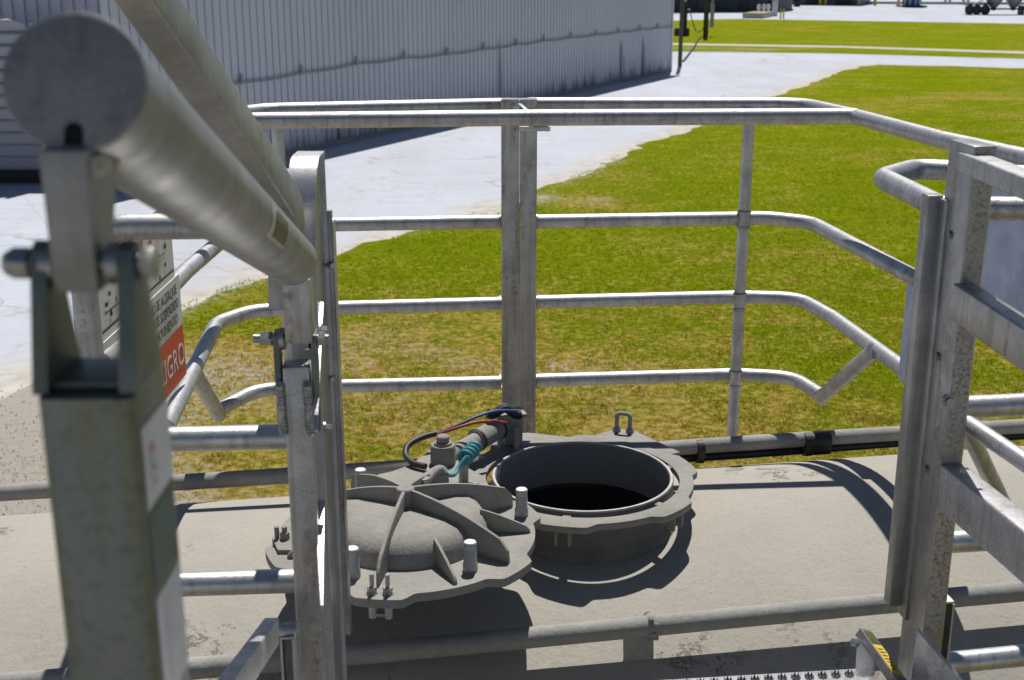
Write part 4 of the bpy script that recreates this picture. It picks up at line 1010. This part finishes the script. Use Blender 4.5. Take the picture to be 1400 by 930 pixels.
m = MB(); m.hexa([W1 - wd * .18 + wn * .05, W1 + wn * .05, W1 - wn * .02, W1 - wd * .18 - wn * .02] + [p + UP * WH for p in (W1 - wd * .18 + wn * .05, W1 + wn * .05, W1 - wn * .02, W1 - wd * .18 - wn * .02)]); m.build('corner_trim', M['wall'], wh)
m = MB(); m.hexa([a_w + wn * .0, W1 + wn * .0, W1 + wn * .075, a_w + wn * .075] + [p + UP * .14 for p in (a_w, W1, W1 + wn * .06, a_w + wn * .06)]); m.build('base_kerb', M['pipedust'], wh)
# conduit line with clips
def onwall(px, py, off):
    r = ray(px, py); d0 = (W0 + wn * off - O_).dot(wn) / r.dot(wn); return O_ + r * d0
line = [(250, 127), (331, 113), (413, 100), (488, 87.5), (553, 79.5), (611, 74.5), (661, 67.5), (706, 61.5), (744, 56), (781, 51.5), (815, 48), (846, 44.5), (875, 41), (900, 38.5), (921, 36)]
pts = [onwall(*q, .085) for q in line]; sm = []
for i in range(len(pts) - 1):
    for k in range(6):
        t = k / 6; p = pts[i].lerp(pts[i + 1], t); p.z -= .05 * math.sin(math.pi * t); sm.append(p)
sm.append(pts[-1]); m = MB(); m.tube(sm, .028, 8); cond = m.build('conduit', M['roof'], wh)
for p in pts[1:-1]:
    m = MB(); m.box(p + UP * .09, (.07, .07, .28), Matrix.Rotation(math.atan2(wd.y, wd.x), 3, 'Z')); m.build('conduit_clip', M['roof'], cond)
# buckled sheet ends near the far corner and a downpipe joint
for px, w_ in ((850, .5), (880, .35), (684, .12)):
    b0 = onwall(px, 60, .06); b0 = Vector((b0.x, b0.y, 0)); m = MB(); hgt = 1.9 if px > 800 else 2.6
    m.add([b0 + UP * .1, b0 + wd * w_ + UP * .08 + wn * .14, b0 + wd * w_ * .9 + UP * .5 + wn * .05, b0 + wd * .03 + UP * hgt, b0 - wd * .03 + UP * hgt, b0 - wd * .04 + UP * .5 + wn * .03], [(0, 1, 2, 3, 4, 5)])
    m.build('bent_sheet', M['shed'], wh)

# ribbed shed at the left
shed = thing('siding_shed', 'grey shed with horizontal ribbed siding and dark gap under it at far left', 'building', PY(0, 258, 31))
Ys = 31.
S0 = PY(-90, 30, Ys).x; S1 = PY(40, 30, Ys).x; zt0 = PY(-90, 2, Ys).z; zt1 = PY(40, 33, Ys).z; zlow = PY(20, 232, Ys).z
def ribbed(x0, x1, y0, y1, z0, zta, ztb, pitch, dep, name):
    m = MB(); z = z0; k = 0; dx = x1 - x0
    nx = Vector((y1 - y0, -(x1 - x0), 0)).normalized()
    top = max(zta, ztb)
    while z < top:
        z2 = min(z + pitch, top)
        def xa(zz): 
            if zta >= ztb: return x0, (x1 if zz <= ztb else x0 + dx * max(0, (zta - zz) / (zta - ztb + 1e-6)))
            return x0, x1
        for (za, zb_, oa, ob) in ((z, z + (z2 - z) * .12, 0, -dep), (z + (z2 - z) * .12, z + (z2 - z) * .85, -dep, dep * .4), (z + (z2 - z) * .85, z2, dep * .4, 0)):
            l0, r0 = xa(za); l1, r1 = xa(zb_)
            yy = lambda x: y0 + (y1 - y0) * (x - x0) / dx
            m.add([Vector((l0, yy(l0), za)) + nx * oa, Vector((r0, yy(r0), za)) + nx * oa, Vector((r1, yy(r1), zb_)) + nx * ob, Vector((l1, yy(l1), zb_)) + nx * ob], [(0, 1, 2, 3)])
        z = z2
    return m.build(name, M['shed'], shed, 15)
ribbed(S0, S1, Ys, Ys, zlow, zt0, zt1, .30, .07, 'front_siding')
S2 = PY(112, 40, Ys + 1.5).x
ribbed(S1 + .12, S2, Ys + .05, Ys + 1.6, 0.05, zt1, zt1 - .6, .30, .07, 'side_siding')
m = MB(); m.hexa([Vector((S1, Ys - .06, .0)), Vector((S1 + .12, Ys - .06, .0)), Vector((S1 + .12, Ys + .04, .0)), Vector((S1, Ys + .04, .0)), Vector((S1, Ys - .06, zt1)), Vector((S1 + .12, Ys - .06, zt1)), Vector((S1 + .12, Ys + .04, zt1)), Vector((S1, Ys + .04, zt1))]); m.build('corner_post', M['shed'], shed)
m = MB(); m.hexa([Vector((S0, Ys + .28, .0)), Vector((S2, Ys + .28, .0)), Vector((S2, Ys + 1.6, .0)), Vector((S0, Ys + 1.6, .0)), Vector((S0, Ys + .28, 3.2)), Vector((S2, Ys + .28, 3.2)), Vector((S2, Ys + 1.6, 3.2)), Vector((S0, Ys + 1.6, 3.2))]); m.build('gap_shade', M['black'], shed)  # black block put in as the shade under the siding
back = MB(); q0 = PY(-160, 40, 32.8); corr = corrugated(Vector((q0.x, 32.8, 0)), Vector((1, 0, 0)), Vector((0, -1, 0)), 310 * 32 / FPX, 0, WH, .31, .06, 'annex_wall', M['wall'], None)
tag(corr, 'corrugated annex wall rising behind the ribbed shed at far left', 'wall')
m = MB()

# poles, pump, hoses
M['pole'] = plain('creosote pole', (.055, .062, .045), .85, 0, .3, 6)
M['darkm'] = plain('dark machine', (.03, .03, .033), .6, 0, .3, 4)
def pole(px, py, wpx, label):
    b_ = G(px, py); D = (b_ - O_).dot(F_); r = wpx * D / FPX / 2; m = MB(); m.cyl(b_ - UP * .05, b_ + UP * 11, r, 14, r2=r * .75)
    m.tube([b_ + UP * .0 + Vector((-r * .9, -r * .7, 0)), b_ + UP * 11 + Vector((-r * .7, -r * .6, 0))], .03, 6)
    o = m.build('utility_pole', M['pole']); tag(o, label, 'pole', 'utility poles past the warehouse'); return b_
p1 = pole(929.5, 91, 5.5, 'slim dark utility pole standing right at the warehouse corner')
p2 = pole(964.5, 50, 7, 'thicker dark utility pole on the grass with a box on its side')
m = MB(); m.box(p2 + Vector((.45, 0, 1.6)), (.28, .3, 1.8)); m.box(p2 + Vector((.45, 0, 2.8)), (.16, .2, .5)); tag(m.build('meter_box', M['roof'], None, 30, .03), 'grey meter cabinet hung on the side of the thicker pole', 'box')
pu = G(937, 49); pump = thing('pump', 'dark pump machine on a block behind the slim pole', 'machine', pu)
m = MB(); m.box(pu + Vector((-.3, 0, .3)), (1.1, .9, .6)); m.build('block', M['darkm'], pump, 30, .05)
m = MB(); m.cyl(pu + Vector((-.1, 0, .6)), pu + Vector((-.1, 0, 2.2)), .2, 12); m.cyl(pu + Vector((-.1, 0, 1.9)), pu + Vector((.3, -.1, 1.9)), .16, 10); m.lathe([(.0, .5), (.14, .42), (.2, .2), (.2, 0)], pu + Vector((-.1, 0, 2.2)), 12); m.build('motor', M['darkm'], pump)
m = MB(); a = pu + Vector((.3, -.1, 1.8)); b = p2 + Vector((-.1, -.1, .75)); pts = [a.lerp(b, t) - UP * (1.1 * math.sin(math.pi * t) * (1 - .3 * t)) for t in np.linspace(0, 1, 20)]; m.tube(pts, .035, 8)
tag(m.build('hose', M['black']), 'black hose hanging between pump and thicker pole', 'hose')
m = MB(); pts = [G(x, y) + UP * .05 for x, y in ((962, 51), (955, 54), (952, 60), (949, 66), (945, 71), (939, 79), (934, 85))]; m.tube(rounded(pts, 2., 4), .06, 8)
tag(m.build('ground_hose', M['black']), 'thin black hose lying across the road from the thicker pole', 'hose')

# far dark building
M['slate'] = plain('slate cladding', (.055, .065, .08), .6, .2, .25, 1.2)
f0 = G(900, 17); f1 = G(1062, 15.5); f2 = G(1083, 12)
fb_ = thing('dark_building', 'dark slate clad building at the top edge behind the white tanks', 'building', f0)
m = MB(); hgt = 9.
back1 = f2 + Vector((0, 25, 0)); back0 = f0 + Vector((0, 25, 0))
cv = [f0, f1, f1.lerp(f2, .5) + Vector((.3, -.8, 0)), f2, back1, back0]
vs = cv + [p + UP * hgt for p in cv]; k = len(cv)
m.add(vs, [tuple(range(k, 2 * k))] + [(j, (j + 1) % k, k + (j + 1) % k, k + j) for j in range(k)]); m.build('wall', M['slate'], fb_, 20)
for t in np.linspace(.08, .95, 8):
    p = f0.lerp(f1, t); m = MB(); m.box(p + Vector((0, -.08, 2.0)), (1.7 if int(t * 8) % 2 else .3, .1, 3.6 if int(t * 8) % 2 else 4.4)); m.build('door' if int(t * 8) % 2 else 'pilaster', M['darkm'] if int(t * 8) % 2 else M['slate'], fb_)
# low concrete pad with tanks
M['tan'] = plain('brown timber', (.30, .22, .12), .8)
M['conc'] = plain('grey concrete', (.36, .36, .37), .8)
c0 = G(1015, 25); c1 = G(1043, 25.5); c2 = G(1058, 22.5)
pad = thing('concrete_pad', 'low concrete bund with brown rim beside the yellow bollards', 'bund', c0)
m = MB(); c3 = c2 + (c0 - c1); z = .42
vs = [c0, c1, c2, c3] + [p + UP * z for p in (c0, c1, c2, c3)]; m.hexa(vs); m.build('wall', M['conc'], pad)
m = MB(); m.hexa([p + UP * z for p in (c0, c1, c2, c3)] + [p + UP * (z + .10) for p in (c0, c1, c2, c3)]); m.build('rim', M['tan'], pad)
tk = None
labs = ['leftmost of the three white tanks behind the concrete bund', 'middle one of the three white tanks behind the concrete bund', 'rightmost of the three white tanks behind the concrete bund']
for i, px in enumerate((1037, 1044, 1050)):
    b_ = G(px, 21.)
    if tk is None:
        m = MB(); m.lathe([(.001, 1.9), (.35, 1.85), (.58, 1.55), (.58, .6), (.4, .2), (.4, 0)], b_ + UP * .0, 16); o0 = m
        tk = bpy.data.objects.new('t', None)
        me_o = MB(); me_o.lathe([(.001, 1.2), (.12, 1.18), (.20, 1.08), (.23, .9), (.23, .75), (.15, .62), (.10, .55), (.10, 0)], (0, 0, 0), 16); tk = me_o.build('white_tank', M['whitep']); o = tk
    else:
        o = tk.copy(); COL.objects.link(o)
    o.location = b_ + UP * .3 if False else b_; tag(o, labs[i], 'tank', 'small white tanks behind the bund')
m = MB(); b_ = G(1059, 22); m.box(b_ + UP * .8, (.55, .5, 1.6)); m.box(b_ + UP * 1.75, (.65, .55, .2)); tag(m.build('control_cabinet', M['whitep'], None, 30, .04), 'pale blue white control cabinet at the right end of the bund', 'cabinet')
for i, (px, l) in enumerate(((1067, 'left one of two yellow bollards beside the bund'), (1071, 'right one of two yellow bollards beside the bund'))):
    b_ = G(px, 26)
    if i == 0:
        m = MB(); m.lathe([(.085, 0), (.085, 0.95), (.06, 1.02), (.001, 1.04)], (0, 0, 0), 12); bo = m.build('bollard', M['yellow']); o = bo
    else: o = bo.copy(); COL.objects.link(o)
    o.location = b_; tag(o, l, 'bollard', 'yellow bollards')
m = MB(); b_ = G(1088, 9); m.box(b_ + UP * 1.2, (1.0, 1.4, 2.0)); m.cyl(b_ + Vector((-.4, -.75, .5)), b_ + Vector((.4, -.75, .5)), .5, 14); tag(m.build('machine', M['darkm'], None, 30, .1), 'black machine parked at the corner of the dark building', 'machine')
# far blue grey sheds with yellow posts
b0, b1 = G(1092, 6.5), G(1172, 7.5); b2 = G(1190, 5)
fs = thing('far_shed', 'blue grey far building with yellow guard posts along its foot', 'building', b0)
m = MB(); cv = [b0, b1, b2, b2 + Vector((0, 30, 0)), b0 + Vector((0, 30, 0))]; k = 5
m.add(cv + [p + UP * 8 for p in cv], [tuple(range(k, 2 * k))] + [(j, (j + 1) % k, k + (j + 1) % k, k + j) for j in range(k)]); m.build('wall', plain('blue grey cladding', (.15, .17, .23), .6, .1, .2, 1.), fs)
m = MB()
for t in (.12, .62): m.hexa([b0.lerp(b1, t) + Vector((0, -.1, 0)), b0.lerp(b1, t + .28) + Vector((0, -.1, 0)), b0.lerp(b1, t + .28) + Vector((0, .1, 0)), b0.lerp(b1, t) + Vector((0, .1, 0))] + [p + UP * 5 for p in (b0.lerp(b1, t) + Vector((0, -.1, 0)), b0.lerp(b1, t + .28) + Vector((0, -.1, 0)), b0.lerp(b1, t + .28) + Vector((0, .1, 0)), b0.lerp(b1, t) + Vector((0, .1, 0)))])
m.build('door', M['slate'], fs)
gl = ['first from the left of the yellow guard posts at the far shed', 'second from the left of the yellow guard posts at the far shed', 'third from the left of the yellow guard posts at the far shed', 'rightmost yellow guard post at the corner of the far shed', 'lone yellow guard post left of the blue hopper']
for px, l in zip((1090, 1121, 1128, 1173, 1196), gl):
    b_ = G(px, 7.6); m = MB() 
    if px == 1090: m.lathe([(.22, 0), (.22, 2.2), (.15, 2.3), (.001, 2.32)], (0, 0, 0), 10); gp = m.build('guard_post', M['yellow']); o = gp
    else: o = gp.copy(); COL.objects.link(o)
    o.location = b_; tag(o, l, 'post', 'yellow guard posts at the far shed')
# blue hopper
hb_ = G(1246, 9.5); hp_ = thing('blue_hopper', 'blue tapered hopper standing on a dark base in the far yard', 'hopper', hb_)
D_ = (hb_ - O_).dot(F_); k_ = D_ / FPX
M['bluep'] = plain('blue hopper paint', (.04, .12, .38), .5, 0, .2, .8)
m = MB(); m.lathe([(11.5 * k_, .05), (14.5 * k_, 2.0), (14.8 * k_, 7.), (.1, 8.)], hb_, 20); m.build('hopper_body', M['bluep'], hp_)
m = MB(); m.box(hb_ + UP * .1, (34 * k_, 3., .2)); m.build('base', M['darkm'], hp_)
for sx_ in (-10, -5, 1, 6):
    m = MB(); m.tube([hb_ + Vector((sx_ * k_ * 1.1, -11.8 * k_ * math.sqrt(max(.02, 1 - (sx_ / 12.5) ** 2)), .1)), hb_ + Vector((sx_ * k_ * 1.3, -15.2 * k_ * math.sqrt(max(.02, 1 - (sx_ / 14) ** 2)), 2.0))], .1, 6); m.build('ladder_rail', M['whitep'], hp_)
m = MB(); b_ = G(1228, 8.5); m.lathe([(.2, 0), (.2, 2.2), (.001, 2.3)], b_, 8); tag(m.build('guard_post', M['yellow']), 'yellow guard post touching the left side of the blue hopper', 'post')
# pale lilac trestle
m = MB(); M['lilac'] = plain('lilac steel', (.42, .42, .60), .5)
t0 = G(1309, 4)
m.tube([G(1298, 4), t0 + UP * 2.4 + Vector((-1, 0, 0)), t0 + UP * 2.4 + Vector((1, 0, 0)), G(1324, 4)], .22, 8); m.tube([G(1298, 4) + Vector((0, 2, 0)), t0 + UP * 2.4 + Vector((-1, 2, 0)), t0 + UP * 2.4 + Vector((1, 2, 0)), G(1324, 4) + Vector((0, 2, 0))], .22, 8)
tag(m.build('trestle', M['lilac']), 'pale lilac steel trestle left of the far tank trailer', 'trestle')
m = MB(); a = G(1180, 5.5); b = G(1460, 7); 
m.hexa([a, b, b + Vector((0, .4, 0)), a + Vector((0, .4, 0))] + [p + UP * .35 for p in (a, b, b + Vector((0, .4, 0)), a + Vector((0, .4, 0)))]); tag(m.build('kerb_wall', M['conc']), 'long low concrete kerb wall across the far yard', 'kerb')
# far tank trailer
tr0 = G(1335, 20.5); k_ = (tr0 - O_).dot(F_) / FPX
trl = thing('tank_trailer', 'grey pneumatic tank trailer with hopper bottoms parked at the far right', 'trailer', tr0)
M['trlg'] = metal('trailer shell', (.42, .42, .44), (.3, .3, .3), .45, .4, None, 0, .3)
def tp(px, up, back=0.): return tr0 + Vector(((px - 1335) * k_, back, up))
latv = Vector((tr0.x, tr0.y, 0)).normalized()
def wheel(px, back):
    c_ = tp(px, .52, 0) + latv * back; m = MB(); m.lathe([(.30, -.14), (.47, -.14), (.52, -.10), (.52, .10), (.47, .14), (.30, .14)], c_, 20, (0, 1, 0), closed=True); wl = m.build('wheel', M['black'], trl)
    m = MB(); m.lathe([(.001, -.06), (.12, -.08), (.30, -.04), (.31, .1), (.001, .1)], c_, 16, (0, 1, 0)); m.build('rim', M['darkm'], wl)
for px in (1325, 1335, 1346.5):
    for back in (0, 2.1): wheel(px, back)
m = MB(); m.box(tp(1337, 1.15, 1.0), (34 * k_, 2.3, .16)); m.box(tp(1370, .62, 1.), (90 * k_, 1.2, .14)); m.build('chassis', M['darkm'], trl)
m = MB(); m.tube([tp(1330, 1.2, -.1), tp(1343, 1.7, -.1), tp(1350, 2.4, -.1)], .07, 8); m.tube([tp(1319, 1.2, -.2), tp(1318, .7, -.2)], .06, 6); m.build('ladder', M['trlg'], trl)
m = MB()
for cx in (1362, 1389, 1416): m.lathe([(.2, .65), (.5, .95), (1.25, 2.1), (1.25, 2.4)], tp(cx, 0, 1.), 20)
m.sweep([tp(1347, 2.75, 1.), tp(1352, 2.9, 1.), tp(1440, 2.9, 1.)], [(1.2 * math.cos(q), 1.2 * math.sin(q)) for q in np.linspace(0, 2 * math.pi, 25)[:-1]]); m.build('tank_body', M['trlg'], trl, 50)
for cx in (1362, 1389, 1416):
    m = MB(); m.cyl(tp(cx, .45, 1.), tp(cx, .75, 1.), .22, 12); m.build('outlet_valve', M['darkm'], trl)
for px in (1400, 1412):
    m = MB(); m.box(tp(px, .5, 1.), (.15, 1.6, 1.0)); m.build('leg', M['darkm'], trl)
